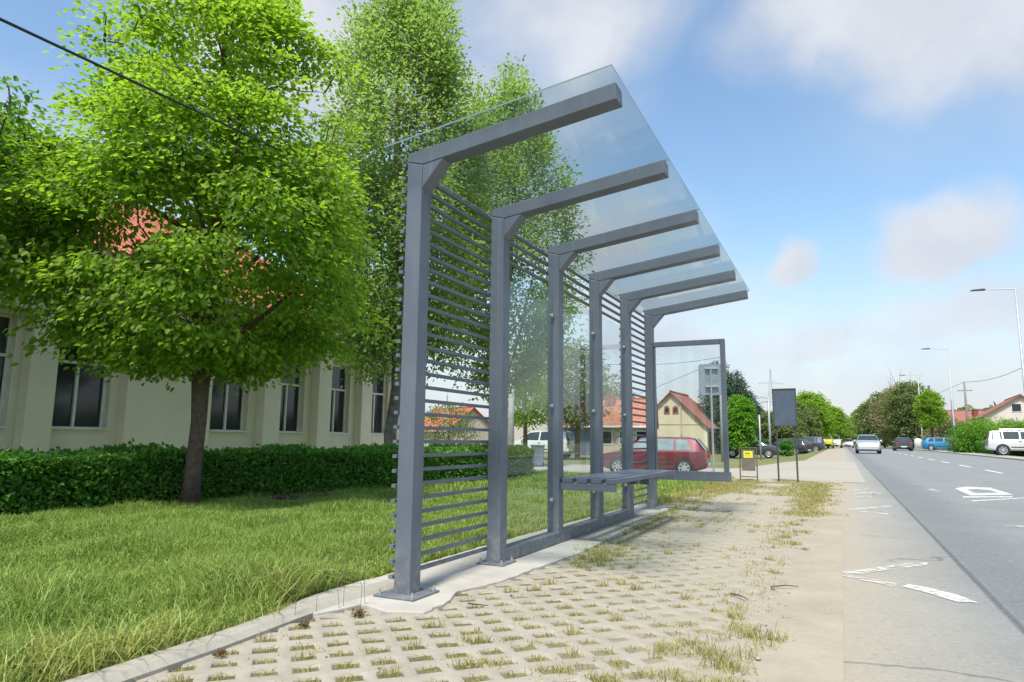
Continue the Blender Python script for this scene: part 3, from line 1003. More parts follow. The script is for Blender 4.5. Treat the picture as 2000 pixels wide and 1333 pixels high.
def tree(name, base, trunk_pts, trunk_r, centre, env, n_cl, n_lf, leaf, cl_r, mat, bark, label, cat='tree', group=None,
         n_limb=14, droop=0.5, limb_up=0.6, wid=0.72, gap=0.0, seed=0, limb_r=0.35, bare=0, low_z=None, shell=0.5, flat=0.45):
    """env(zrel, theta) -> radius fraction; centre: (x,y,z0,z1,rmax). Crown axis may lean with the trunk."""
    r_ = np.random.default_rng(seed + 11)
    t = empty(name, base, 0, label, cat, group)
    bx, by, bz_ = base
    cx, cy, z0, z1, rm = centre
    tb = MB()
    tp = [Vector(p) for p in trunk_pts]
    tb.tube([p - Vector(base) for p in tp], trunk_r, 10)
    # limbs
    skel = []
    top = tp[-1]
    def trunk_at(z):
        for a_, b_ in zip(tp[:-1], tp[1:]):
            if a_.z <= z <= b_.z:
                return a_.lerp(b_, (z - a_.z) / max(1e-6, b_.z - a_.z))
        return top.copy()
    def rad_at(z):
        for i_, (a_, b_) in enumerate(zip(tp[:-1], tp[1:])):
            if a_.z <= z <= b_.z:
                q_ = (z - a_.z) / max(1e-6, b_.z - a_.z); return trunk_r[i_] * (1 - q_) + trunk_r[i_ + 1] * q_
        return trunk_r[-1]
    for p in np.linspace(0.3, 1, 8):
        zz = z0 + (top.z - z0) * p
        skel.append(trunk_at(zz))
    for i in range(n_limb):
        q = (i + 0.5) / n_limb
        zs_ = z0 - 0.05 * (z1 - z0) + (top.z - z0) * q * 0.9
        a = trunk_at(max(zs_, tp[0].z + 0.2)); th_ = i * 2.4 + r_.uniform(-.4, .4)
        ztip = min(z1 - 0.1, a.z + (z1 - z0) * limb_up * (1 - q) * r_.uniform(.3, .7) + 0.1)
        zr = np.clip((ztip - z0) / (z1 - z0), 0, 1)
        rr = rm * env(zr, th_) * 0.82
        tip = Vector((cx + rr * math.cos(th_), cy + rr * math.sin(th_), ztip))
        r0 = rad_at(a.z) * limb_r * r_.uniform(.8, 1.2)
        pts = []
        for u in (0, .25, .5, .75, 1):
            p = a.lerp(tip, u)
            p.z += math.sin(u * math.pi) * 0.06 * (tip - a).length * (1 if limb_up > 0 else -1)
            p += Vector(r_.normal(0, 0.02 * (tip - a).length, 3)) * (u > 0)
            pts.append(p)
            if u > 0.2: skel.append(p)
        for u_, v_ in zip(pts[:-1], pts[1:]): skel.append((u_ + v_) / 2)
        tb.tube([p - Vector(base) for p in pts], [r0, r0 * .75, r0 * .5, r0 * .32, r0 * .12], 6)
    # cluster centres
    C = []
    tries = 0
    while len(C) < n_cl and tries < n_cl * 60:
        tries += 1
        zr = r_.uniform(0, 1); th_ = r_.uniform(0, 2 * math.pi)
        e = env(zr, th_)
        if r_.uniform() > e * 1.1 + 0.05: continue
        rad = e * rm * (shell + (1 - shell) * r_.uniform() ** 0.5 if r_.uniform() < 0.72 else r_.uniform() ** 0.5)
        x = cx + rad * math.cos(th_); y = cy + rad * math.sin(th_); z = z0 + zr * (z1 - z0)
        nval = mnoise.noise(Vector((x * 1.1 / rm * 2.3, y * 1.1 / rm * 2.3, z * 1.1 / rm * 2.3 + seed)))
        if nval < gap - 0.32: continue
        C.append((x, y, z))
    C = np.array(C)
    SK = np.array([tuple(p) for p in skel])
    vt, ft = [], []
    C = C[np.argsort([np.linalg.norm(SK - c, axis=1).min() for c in C])]
    nodes = np.concatenate([SK, C]); nk = len(SK)
    for c in C:
        d = np.linalg.norm(nodes[:nk] - c - np.array([0, 0, -0.05 * rm]), axis=1); s_ = nodes[np.argmin(d)]; nk += 1
        tb.tube([Vector(s_) - Vector(base), (Vector(s_) * .45 + Vector(c) * .55 + Vector((0, 0, .04 * rm))) - Vector(base), Vector(c) - Vector(base)],
                [0.012 * rm / 2.4 + .002, 0.008 * rm / 2.4 + .002, 0.003], 3, cap=False)
    tb.build('trunk', bark, t, smooth=True)
    if bare:
        bm_ = MB()
        for i in range(bare):
            s_ = Vector(SK[np.argsort(-SK[:, 2])[r_.integers(len(SK) // 2)]]); dd = Vector((r_.normal(0, .5), r_.normal(0, .5), r_.uniform(.6, 1.5))).normalized()
            e_ = s_ + dd * rm * r_.uniform(.5, 1.1)
            bm_.tube([s_ - Vector(base), e_ - Vector(base)], [0.02 * rm / 2, 0.006], 3)
        bm_.build('bare_branch', bark, t)
    # leaves
    N_ = len(C) * n_lf
    ci = np.repeat(np.arange(len(C)), n_lf)
    off = np.clip(r_.normal(size=(N_, 3)), -1.7, 1.7) * np.array([1, 1, flat]) * cl_r * 0.55
    out = C[ci] - np.array([cx, cy, (z0 + z1) * .45]); out /= (np.linalg.norm(out, axis=1, keepdims=True) + 1e-9)
    P = C[ci] + off
    rr_ = np.linalg.norm(off[:, :2], axis=1)
    P[:, 2] -= droop * rr_ ** 2 / max(cl_r, .01)
    sz = leaf * r_.uniform(0.7, 1.25, N_)
    ax = off * np.array([1, 1, 0]) / cl_r + out * 0.5 + r_.normal(size=(N_, 3)) * 0.45 + np.array([0, 0, -droop])
    nr = np.array([0, 0, 1.0]) + out * 0.55 + r_.normal(size=(N_, 3)) * 0.5
    V, Q = leaf_batch(P - np.array(base), ax, nr, sz, wid)
    raw_mesh('crown', V, [Q], mat, t)
    return t


def env_linden(z, th):
    # wide low, tapering rounded top, uneven with angle
    base_ = float(np.interp(z, [0, .08, .3, .45, .6, .8, .92, 1], [.35, .85, 1, .93, .80, .70, .38, .1]))
    return base_ * (0.90 + 0.10 * math.sin(3 * th + z * 7) + 0.07 * math.sin(5 * th - z * 11))


def env_poplar(z, th):
    base_ = min(1, 0.45 + z * 2.2) if z < 0.25 else max(0.03, 1 - ((z - 0.25) / 0.75) ** 1.7) ** 0.75
    return base_ * (0.86 + 0.16 * math.sin(4 * th + z * 13) + 0.08 * math.sin(7 * th - z * 19))


def env_round(z, th):
    return max(0.05, 1 - (2 * z - 0.9) ** 2 / 1.25) ** 0.5 * (0.9 + 0.12 * math.sin(3 * th + z * 9))


def env_cone(z, th):
    return max(0.04, (1 - z)) ** .7 * (0.92 + 0.12 * math.sin(z * 46)) * min(1, .5 + z * 8)


tree('linden_tree', (-7.12, 5.85, 0), [(-7.12, 5.85, -0.05), (-7.10, 5.85, 0.5), (-7.08, 5.86, 1.0), (-7.10, 5.86, 1.5), (-7.05, 5.9, 2.0), (-7.1, 5.95, 3.2), (-7.15, 5.9, 5.2), (-7.2, 5.9, 6.9)],
     [0.12, 0.094, 0.088, 0.105, 0.10, 0.08, 0.05, 0.015], (-7.15, 5.9, 1.72, 7.0, 2.12), env_linden, 800, 80, 0.074, 0.40,
     M['leaf_linden'], M['bark'], 'nearest leafy linden tree with a short dark trunk standing in front of the hedge', n_limb=20, droop=0.45, limb_up=0.55, seed=3, wid=0.66, limb_r=0.5, gap=0.30, flat=0.26)
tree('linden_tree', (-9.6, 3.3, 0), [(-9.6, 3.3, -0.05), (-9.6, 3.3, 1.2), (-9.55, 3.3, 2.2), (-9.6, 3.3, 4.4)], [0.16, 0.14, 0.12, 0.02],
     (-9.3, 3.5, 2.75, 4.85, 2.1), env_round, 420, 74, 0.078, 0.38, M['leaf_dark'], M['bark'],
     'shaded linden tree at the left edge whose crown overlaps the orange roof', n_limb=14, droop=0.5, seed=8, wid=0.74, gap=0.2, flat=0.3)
tree('poplar_tree', (-7.85, 11.0, 0), [(-7.85, 11, -0.05), (-7.95, 11, 0.9), (-7.8, 11, 1.8), (-7.85, 11, 2.6), (-7.95, 11.0, 5), (-8.05, 11, 8), (-8.1, 11, 10.3)],
     [0.15, 0.12, 0.13, 0.11, 0.09, 0.05, 0.015], (-7.9, 11.0, 2.3, 11.3, 2.05), env_poplar, 1250, 48, 0.085, 0.33, M['leaf_poplar'], M['bark_grey'],
     'tall pale green poplar with mottled trunk behind the hedge, left of the shelter roof', n_limb=22, droop=0.1, limb_up=1.1, seed=21, wid=0.6, gap=0.16, limb_r=0.3, flat=1.35)
tree('poplar_tree', (-7.6, 15.0, 0), [(-7.6, 15, -0.05), (-7.55, 15, 1.6), (-7.5, 15, 3), (-7.3, 15, 6), (-7.1, 15, 9.4)], [0.15, 0.13, 0.11, 0.07, 0.015],
     (-7.5, 15, 2.2, 10.6, 2.15), env_poplar, 850, 46, 0.09, 0.34, M['leaf_poplar'], M['bark_grey'],
     'second poplar seen through the glass shelter roof and slats', n_limb=18, droop=0.15, limb_up=0.9, seed=34, wid=0.6, gap=0.18, limb_r=0.3, flat=1.35)


def hedge(name, path, hgt, thick, n, leaf, mat, label, cat='hedge'):
    """path: list of (x,y) front base line"""
    base = (path[0][0], path[0][1], float(gz(*path[0])))
    t = empty(name, base, 0, label, cat)
    segs = [math.dist(a_, b_) for a_, b_ in zip(path[:-1], path[1:])]
    tot = sum(segs); cum = np.concatenate([[0], np.cumsum(segs)])
    s = rng.uniform(0, tot, n)
    px = np.interp(s, cum, [p[0] for p in path]); py = np.interp(s, cum, [p[1] for p in path])
    i = np.clip(np.searchsorted(cum, s) - 1, 0, len(segs) - 1)
    dx = np.array([(b_[0] - a_[0]) / l_ for a_, b_, l_ in zip(path[:-1], path[1:], segs)])[i]
    dy = np.array([(b_[1] - a_[1]) / l_ for a_, b_, l_ in zip(path[:-1], path[1:], segs)])[i]
    nx_, ny_ = -dy, dx      # towards the back
    ends = rng.uniform(size=n) < 0.03 + 1.1 / max(8, tot) * .4
    s = np.where(ends, np.where(rng.uniform(size=n) < .5, rng.uniform(0, .12, n), tot - rng.uniform(0, .12, n)), s)
    px = np.interp(s, cum, [p[0] for p in path]); py = np.interp(s, cum, [p[1] for p in path])
    face = rng.uniform(size=n)
    w = np.where((face < 0.5) & ~ends, rng.uniform(0, 0.12, n), rng.uniform(0, thick, n))
    bul = 0.06 * np.sin(s * 2.3) + 0.05 * np.sin(s * 5.1 + 1)
    z = np.where(face < 0.5, rng.uniform(0, 1, n) ** 0.85 * hgt, hgt - rng.uniform(0, 0.13, n) ** 1.0)
    z = z + np.where(face >= 0.5, 0.035 * np.sin(s * 3.1) + 0.03 * np.sin(s * 9) + np.abs(rng.normal(0, 0.025, n)), 0)
    fr = w + np.where(face < 0.5, bul * (z / hgt), 0)
    P = np.stack([px + nx_ * fr, py + ny_ * fr, z + gz(px, py)], 1)
    nrm = np.where((face < 0.5)[:, None], np.stack([-nx_, -ny_, np.full(n, 0.5)], 1), np.array([[0, 0, 1.0]]))
    ax = nrm * 0.7 + rng.normal(size=(n, 3)) * 0.6 + np.array([0, 0, 0.1])
    V, Q = leaf_batch(P - np.array(base), ax, nrm + rng.normal(size=(n, 3)) * 0.6 + np.array([0, 0, .6]), leaf * rng.uniform(.6, 1.3, n), 0.62)
    raw_mesh('foliage', V, [Q], mat, t)
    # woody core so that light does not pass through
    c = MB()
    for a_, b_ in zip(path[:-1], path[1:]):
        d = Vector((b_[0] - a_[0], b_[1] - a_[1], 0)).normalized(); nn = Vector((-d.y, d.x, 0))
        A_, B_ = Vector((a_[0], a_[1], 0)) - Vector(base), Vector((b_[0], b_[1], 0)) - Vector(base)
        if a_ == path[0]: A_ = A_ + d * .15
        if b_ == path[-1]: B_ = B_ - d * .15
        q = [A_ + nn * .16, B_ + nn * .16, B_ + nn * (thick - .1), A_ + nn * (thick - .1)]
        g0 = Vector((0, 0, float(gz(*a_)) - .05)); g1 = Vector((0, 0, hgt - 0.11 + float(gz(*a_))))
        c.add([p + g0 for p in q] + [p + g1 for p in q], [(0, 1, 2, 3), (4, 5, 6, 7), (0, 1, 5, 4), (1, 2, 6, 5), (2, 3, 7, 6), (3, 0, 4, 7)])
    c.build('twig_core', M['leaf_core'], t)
    return t


M['dry_leaf'] = simple('dry_leaf', (0.16, 0.12, 0.085), 0.9, 0, 0.4, 30)
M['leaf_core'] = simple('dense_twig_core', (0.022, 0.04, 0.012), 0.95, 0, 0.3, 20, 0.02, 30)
hedge('clipped_hedge', [(-7.5, -3), (-7.45, 3.5), (-7.35, 5.0), (-7.25, 6.3), (-6.6, 9.0), (-6.35, 12.3), (-6.35, 14.4)], 0.60, 1.1, 80000, 0.058, M['leaf_hedge'],
      'long low clipped green hedge in front of the cream building')

# ------------------------------------------------------------------ grass blades
def blades(name, x, y, h, w, lean, mat, kind='stuff', parent=None, z0=None, label=None):
    n = len(x)
    th_ = rng.uniform(0, 2 * np.pi, n)
    zb = gz(x, y) - 0.008 if z0 is None else z0
    B = np.stack([x, y, zb + np.zeros(n)], 1)
    side = np.stack([np.cos(th_), np.sin(th_), np.zeros(n)], 1) * (w / 2)[:, None]
    l2 = rng.uniform(0, 2 * np.pi, n)
    ld = np.stack([np.cos(l2), np.sin(l2), np.zeros(n)], 1) * lean[:, None]
    up = np.array([0, 0, 1.0])
    m = B + ld * 0.35 * h[:, None] + up * (h * 0.55)[:, None]
    t = B + ld * 1.0 * h[:, None] + up * (h * np.maximum(.25, 1 - 0.4 * lean))[:, None]
    V = np.stack([B - side, B + side, m + side * .8, m - side * .8, t], 1).reshape(-1, 3)
    b_ = (np.arange(n) * 5)[:, None]
    Q = b_ + np.array([[0, 1, 2, 3]]); T = b_ + np.array([[3, 2, 4]])
    o = raw_mesh(name, V, [Q, T], mat, parent)
    return tag(o, label, 'grass' if not parent else None, None, kind)


# lawn: density falls with distance (blades get a little wider to keep cover)
def lawn_pts(n, y0, y1, wpow=1.0):
    y = rng.uniform(y0, y1, n)
    xl = -np.minimum(7.7, 2.4 + (y + 1) * 2.0)
    x = rng.uniform(xl, -2.37, n)
    return x, y
xs1, ys1, hs, ws, ls = [], [], [], [], []
for (n, y0, y1, wd, hh) in ((60000, 0.8, 2.6, .0052, .09), (110000, 2.6, 5.2, .006, .085), (95000, 5.2, 9.0, .006, .075), (80000, 9.0, 16.2, .010, .085)):
    x, y = lawn_pts(n, y0, y1)
    if y1 > 9: x = rng.uniform(-14, -2.2, n)
    clump = np.array([mnoise.noise(Vector((a_ * 1.6, b_ * 1.6, 0))) for a_, b_ in zip(x, y)])
    near = np.clip(1 - np.abs(x + 2.6) / 1.3, 0, 1)
    keep = ~((x > -2.56) & (y > 2.5) & (y < 9))
    h = hh * rng.uniform(.45, 1.35, n) * (1 + 1.3 * clump) * (1 + 0.75 * near * (y < 4.5))
    xs1.append(x[keep]); ys1.append(y[keep]); hs.append(np.clip(h, .02, .26)[keep]); ws.append(np.full(n, wd)[keep] * rng.uniform(.7, 1.3, keep.sum())); ls.append((rng.uniform(.15, 1.0, n) + (rng.uniform(size=n) < .25) * .8)[keep])
blades('lawn_grass', *(np.concatenate(a_) for a_ in (xs1, ys1, hs, ws, ls)), M['blade'], label='long green lawn grass turning straw yellow beside the kerb')

# grass in the paver holes, along the footing and on the verge
hx_, hy_, hh_ = [], [], []
def tuft(x, y, n, r_, h):
    a_ = rng.normal(0, r_, (n, 2)); hx_.extend(x + a_[:, 0]); hy_.extend(y + a_[:, 1]); hh_.extend(h * rng.uniform(.35, 1.2, n))
for (x, y) in holes:
    g_ = mnoise.noise(Vector((x * 1.3, y * 0.9, 4)))
    dist = max(0, x + 1.25)
    pr = 0.95 + g_ * 0.6 - dist * 0.6 - max(0, y - 4) * .08
    if y < 11 and rng.uniform() < pr:
        tuft(x, y, int(rng.uniform(18, 60) * max(.3, pr)), 0.024, 0.022 if rng.uniform() < .85 else 0.05)
for _ in range(260):      # tongue of grass along the footing
    y = rng.uniform(4.9, 15.5); x = -1.78 + 0.10 * rng.normal() - 0.02 * (y - 5)
    tuft(x, y, 26, 0.035, 0.05)
for _ in range(60): tuft(-1.62 + rng.normal() * .09, 4.75 + rng.normal() * .22, 22, .03, .05)
for (x, y, s_) in [(-0.6, 4.04, .6), (-0.6, 3.84, .6), (-0.61, 3.62, .6), (-0.52, 3.54, 1.1), (-0.49, 3.39, .8), (-0.66, 3.27, .8), (-0.5, 3.18, .9), (-0.28, 3.62, .5), (-0.33, 3.18, 1.9),
                (-0.64, 2.86, 1.5), (-0.50, 2.88, 1.8), (-0.44, 2.78, 1.6), (-0.42, 2.55, 1.6), (-0.55, 2.5, 1.4), (-0.7, 2.5, 1.2), (-0.8, 2.45, 1), (-1.2, 2.7, .6), (-1.45, 2.6, .8), (-0.43, 4.8, .8), (-0.5, 5.3, .8),
                (-0.42, 6.2, 1.2), (-0.5, 6.6, 1.2), (-0.40, 7.0, 1.1), (-0.46, 7.6, 1), (-0.3, 5.9, .8), (-1.0, 2.42, 1.1), (-1.25, 2.38, 1)]:
    for _ in range(int(3 * s_) + 1): tuft(x + rng.normal() * .03 * s_, y + rng.normal() * .03 * s_, int(16 * s_) + 8, 0.018 * s_, 0.036 * (s_ + .3))
for _ in range(90):      # broken row of tufts where the pavers meet the sand
    y = rng.uniform(3.6, 9.0); tuft(-0.50 + 0.09 * rng.normal(), y, 16, 0.03, 0.04)
for _ in range(60): tuft(rng.uniform(-1.9, -.6), rng.uniform(2.2, 3.4), 12, 0.02, 0.028)
for _ in range(420):      # verge grass by the road edge further on, and around the end of the shelter
    y = rng.uniform(8.5, 15.4); x = -0.42 + 0.14 * rng.normal()
    tuft(x, y, 20, 0.05, 0.055)
for _ in range(700):
    y = rng.uniform(11.5, 15.9); x = rng.uniform(-2.5, -0.55)
    if mnoise.noise(Vector((x * 2, y * .8, 9))) > -0.12: tuft(x, y, 18, 0.06, 0.055)
for _ in range(220): tuft(-2.2 + rng.normal() * .16, rng.uniform(8.6, 15), 20, .05, .09)
for _ in range(60): tuft(-2.46 + rng.normal() * .05, rng.uniform(2.4, 2.7), 8, .02, .05)
for _ in range(90): tuft(-2.36 - abs(rng.normal()) * .04, rng.uniform(0.8, 2.5), 18, .02, .06)
hx_, hy_, hh_ = map(np.array, (hx_, hy_, hh_))
wd_ = np.clip(0.0022 + 0.0005 * hy_, .002, .009)
blades('verge_grass', hx_, hy_, hh_, wd_, rng.uniform(.2, 1.1, len(hx_)), M['blade_dry'], z0=gz(hx_, hy_) - 0.012, label='yellowish grass tufts growing in paver holes and along the sandy verge')
# tall seed stalks beside the kerb near the first post
sb = MB()
for (x, y, h) in [(-2.28, 2.62, .27), (-2.24, 2.74, .30), (-2.25, 2.78, .26), (-2.18, 2.86, .32), (-2.3, 2.5, .22), (-2.16, 2.8, .2)]:
    sb.tube([(x, y, 0), (x + rng.normal() * .01, y, h * .5), (x + rng.normal() * .03, y + .01, h)], [.0016, .0013, .0008], 4)
    for q in range(4):
        zz = h * (0.55 + .12 * q); sb.tube([(x, y, zz), (x + rng.normal() * .02, y + rng.normal() * .02, zz + .03)], [.001, .0006], 3)
tag(sb.build('dry_stalks', M['twig']), 'thin dry seed stalks standing along the kerb by the first post', 'weed', kind='stuff')
# small reddish weeds
def weed(x, y, s, label):
    n = 60; a = unit(n); a[:, 2] = np.abs(a[:, 2]) + .2
    P = np.zeros((n, 3)) + a * rng.uniform(.1, .7, n)[:, None] * s
    V, Q = leaf_batch(P, a, unit(n) + np.array([0, 0, 1]), np.full(n, s * .45), .5)
    o = raw_mesh('weed', V, [Q], M['weed']); o.location = (x, y, 0)
    tag(o, label, 'weed')
M['weed'] = leaf_mat('reddish_weed_leaf', (0.13, 0.07, 0.04), (0.24, 0.17, 0.08), 0.3)
weed(-2.08, 2.68, .045, 'reddish brown weed in the paver hole nearest the first post')
weed(-2.17, 2.42, .035, 'small dry brown weed beside the kerb bend')
weed(-2.17, 1.97, .03, 'small brown weed against the kerb in the left foreground')
# twigs, pebbles
for pts, lb in (([(-0.585, 3.985, .012), (-0.53, 3.93, .016), (-0.49, 3.89, .012)], 'short dark twig lying on sand, nearer to the pavers'),
                ([(-0.41, 4.27, .012), (-0.34, 4.33, .017), (-0.27, 4.36, .012)], 'longer straight twig lying on sand near the road edge'),
                ([(-1.74, 3.12, .01), (-1.68, 3.10, .016), (-1.63, 3.13, .01)], 'curved dry twig on the pavers beside the footing slab')):
    tag(MB().tube(pts, [.005, .004, .0025], 6).build('twig', M['twig']), lb, 'twig')
pbm = MB()
for _ in range(170):
    if rng.uniform() < .35: x, y = rng.uniform(-.6, -.08), rng.uniform(2.3, 8)
    elif rng.uniform() < .6: x, y = -1.95 + rng.normal() * .06, rng.uniform(4.1, 7.8)
    else: x, y = rng.uniform(-2.2, -.6), rng.uniform(1.6, 5)
    s = rng.uniform(.003, .010) * (1.6 if rng.uniform() < .1 else 1)
    vs_ = [(x + s * a_, y + s * b_ * .8, .004 + s * c_ * .6) for a_, b_, c_ in ((1, 0, 0), (0, 1, .1), (-1, .2, 0), (0, -1, .1), (.1, .1, 1), (0, 0, -1))]
    pbm.add(vs_, [(0, 1, 4), (1, 2, 4), (2, 3, 4), (3, 0, 4), (1, 0, 5), (2, 1, 5), (3, 2, 5), (0, 3, 5)])
tag(pbm.build('pebbles', M['stone'], smooth=True), 'scattered small pebbles and dry litter on the paving', 'pebbles', kind='stuff')
lv = MB()
for _ in range(700):
    a_ = rng.uniform(0, 6.28); q_ = abs(rng.normal()) * .5
    x, y = -6.75 + q_ * math.cos(a_) * .5, 6.9 + q_ * math.sin(a_) * 2.0
    s = rng.uniform(.012, .03); t1, t2 = rng.normal(0, .4, 2); ca, sa = math.cos(a_ * 3), math.sin(a_ * 3)
    z_ = rng.uniform(.02, .05)
    lv.add([(x + s * ca, y + s * sa, z_), (x - s * .5 * sa, y + s * .5 * ca, z_ + s * t1), (x - s * ca, y - s * sa, z_), (x + s * .5 * sa, y - s * .5 * ca, z_ + s * t2)], [(0, 1, 2, 3)])
tag(lv.build('leaf_litter', M['dry_leaf']), 'dry brown leaf litter between the linden trunk and the hedge', 'leaf litter', kind='stuff')

# ------------------------------------------------------------------ road markings
def mark(name, poly, mat):
    m_ = MB(); m_.add([(x, y, 0.004) for x, y in poly], [tuple(range(len(poly)))])
    o = m_.build(name, mat); o['kind'] = 'structure'; return o
for i in range(26):
    y = 13.2 + i * 5.35 if i < 1 else 13.2 + i * 5.35
    mark('lane_dash', [(4.02, y), (4.14, y), (4.14, y + 2.6), (4.02, y + 2.6)], M['paint'])
mark('zigzag_marking', [(-0.08, 5.02), (0.06, 5.17), (0.21, 5.38), (0.38, 5.64), (0.50, 5.70), (0.47, 5.57), (0.31, 5.35), (0.06, 5.0), (-0.05, 4.86)], M['paint_worn'])
mark('zigzag_marking', [(-0.03, 4.855), (0.0, 4.92), (0.25, 4.78), (0.23, 4.66)], M['paint_worn'])
mark('zigzag_marking', [(0.27, 4.70), (0.31, 4.79), (0.43, 4.71), (0.53, 4.59), (0.60, 4.42), (0.50, 4.40), (0.46, 4.45), (0.38, 4.58)], M['paint_mid'])
mark('zigzag_marking', [(-0.01, 9.63), (0.54, 10.62), (0.54, 10.30), (0.08, 9.53)], M['paint_worn'])
mark('zigzag_marking', [(0.0, 9.50), (0.08, 9.50), (0.37, 9.44), (0.55, 9.24), (0.42, 9.22), (0.30, 9.30)], M['paint_worn'])
mark('zigzag_marking', [(0.08, 13.5), (0.40, 14.4), (0.40, 14.0), (0.15, 13.3)], M['paint_worn'])
mark('zigzag_marking', [(0.14, 12.6), (0.12, 12.9), (0.42, 13.25), (0.56, 12.84), (0.40, 12.9)], M['paint_worn'])
mark('zigzag_marking', [(0.15, 11.8), (0.13, 12.0), (0.37, 12.1), (0.35, 11.9)], M['paint_worn'])
# stretched lettering on the lane
oy = [(1.84, 15.2), (2.12, 15.95), (2.50, 15.85), (2.50, 13.9), (1.82, 13.30)]
iy = [(2.00, 14.95), (2.20, 15.2), (2.36, 15.0), (2.36, 14.3), (1.98, 13.95)]
m_ = MB(); m_.add([(x, y, .004) for x, y in oy + iy], [(i, (i + 1) % 5, 5 + (i + 1) % 5, 5 + i) for i in range(5)]); m_.build('road_lettering', M['paint_mid'])['kind'] = 'structure'
mark('road_lettering', [(1.64, 12.71), (2.36, 13.22), (2.41, 13.49), (1.68, 13.02)], M['paint_mid'])
mark('road_lettering', [(1.64, 11.92), (2.50, 13.12), (2.56, 13.32), (1.65, 12.12)], M['paint_mid'])
mark('road_lettering', [(1.32, 14.5), (1.46, 14.85), (1.52, 14.15), (1.45, 14.1)], M['paint_worn'])
mark('road_lettering', [(1.45, 8.70), (1.9, 8.78), (2.5, 8.9), (2.5, 8.72), (1.9, 8.62), (1.47, 8.60)], M['paint_worn'])


# ------------------------------------------------------------------ placing by image column and depth (camera geometry of the photo's standpoint)
CAZ = R(25.81)
def at(u, depth):
    """ground point seen in photo column u (2000 px wide) at forward distance depth"""
    a = math.atan((u - 1000) / 1324.1 * 1.0)
    d = depth / math.cos(a)
    az = a - CAZ
    x, y = d * math.sin(az), d * math.cos(az)
    return x, y, float(gz(x, y))


# ------------------------------------------------------------------ signs and poles near the side road
def sign_board():
    x, y, z = -1.05, 15.35, 0
    t = empty('notice_board', (x, y, 0), R(-6), 'slate panel board raised on two thin posts at the verge', 'notice board')
    for sx in (-1, 1):
        MB().tube([(sx * .185, 0.02, -0.05), (sx * .185, 0.02, 1.9)], .018, 8).build('post', M['dark_frame'], t)
    MB().box((-.215, -.025, 1.17), (.215, .0, 1.92)).build('panel', M['board_panel'], t, bevel=.003)
    f = MB(); w_ = .022
    f.box((-.235, -.035, 1.15), (-.213, .005, 1.94)).box((.213, -.035, 1.15), (.235, .005, 1.94)).box((-.213, -.035, 1.918), (.213, .005, 1.94)).box((-.213, -.035, 1.15), (.213, .005, 1.172))
    f.build('frame', M['dark_frame'], t)
sign_board()


def a_board():
    t = empty('advertising_stand', (-1.82, 15.35, 0), R(-6), 'brown framed pavement stand with a yellow notice', 'pavement sign')
    for sx in (-1, 1):
        MB().box((sx * .175 - .011, -.012, -.02), (sx * .175 + .011, .012, .71)).build('post', M['brown_post'], t)
    MB().box((-.163, -.008, .69), (.163, .008, .71)).build('rail', M['brown_post'], t)
    MB().box((-.163, -.008, .08), (.163, .008, .10)).build('rail', M['brown_post'], t)
    p = MB().box((-.138, -.006, .215), (.138, .008, .66)).build('panel', M['brown_panel'], t)
    n_ = MB().box((-.088, -.0105, .49), (.095, -.0065, .625)).build('notice', M['yellow_paper'], t)
    i_ = MB(); i2 = MB()
    x = -.065
    for w_ in (.03, .012, .022, .018, .03):
        i_.box((x, -.0125, .565), (x + w_ * .8, -.0108, .597)); x += w_
    x = -.07
    for w_ in (.02, .03, .014, .035, .02, .025): i2.box((x, -.0125, .520), (x + w_ * .8, -.0108, .535)); x += w_
    i_.build('lettering', M['ink'], n_)
    i2.build('lettering', M['ink'], n_)
a_board()

# back of a road sign on its post
x, y, z = at(1390, 19.3)
t = empty('road_sign', (x, y, z), R(14), 'back of a grey rectangular road sign on a thin post inside the end frame', 'road sign')
MB().tube([(0, 0, -.1), (0, 0, 3.05)], .03, 10).build('post', M['galv'], t)
pp_ = MB(); pp_.prism([(-.33, 2.33), (-.28, 2.28), (.30, 2.28), (.35, 2.33), (.35, 3.12), (.30, 3.17), (-.28, 3.17), (-.33, 3.12)], 'y', .05, .062)
pp_.build('panel', M['sign_back'], t)
for zz in (2.50, 3.02): MB().box((-.16, -.04, zz), (.2, .048, zz + .05)).build('clamp', M['galv'], t)


def utility_pole(u, depth, top, r0, r1, mat, label, arms=(), group=None, name='utility_pole'):
    x, y, z = at(u, depth)
    t = empty(name, (x, y, z), -CAZ * 0, label, 'utility pole', group)
    MB().tube([(0, 0, -.2), (0.0, 0, top * .5), (0, 0, top)], [r0, (r0 + r1) / 2, r1], 10).build('pole', mat, t, smooth=True)
    for (zz, hl) in arms:
        c = MB().box((-hl, -.05, zz), (hl, .05, zz + .09)).build('crossarm', mat, t)
        for sx in (-1, 1): MB().tube([(sx * hl * .9, 0, zz + .09), (sx * hl * .9, 0, zz + .25)], [.03, .045], 6).build('insulator', M['white_frame'], c)
    return Vector((x, y, z + top))


pole_c = utility_pole(1000, 30, 5.1, .16, .10, M['concrete_pole'], 'concrete utility pole seen through the shelter glass beside a small tree')
p2 = utility_pole(1410, 40, 6.1, .15, .10, M['white_pole'], 'pale concrete pole right behind the grey road sign')
utility_pole(1501, 50, 4.4, .09, .06, M['white_pole'], 'leaning-looking pale pole in front of dark spruces', arms=((4.0, .5),))
utility_pole(1482, 45, 2.9, .06, .05, M['white_pole'], 'short pale post beside the parked dark car')
p3 = utility_pole(1886, 75, 7.6, .16, .10, M['wood_pole'], 'tall utility pole with transformer arms above the right hedge', arms=((6.6, .7),))
utility_pole(1859, 68, 5.2, .14, .10, M['dark_frame'], 'dark wooden pole beside the second street lamp')
utility_pole(1816, 80, 7.6, .15, .12, M['dark_frame'], 'dark pole rising behind the bright green tree')


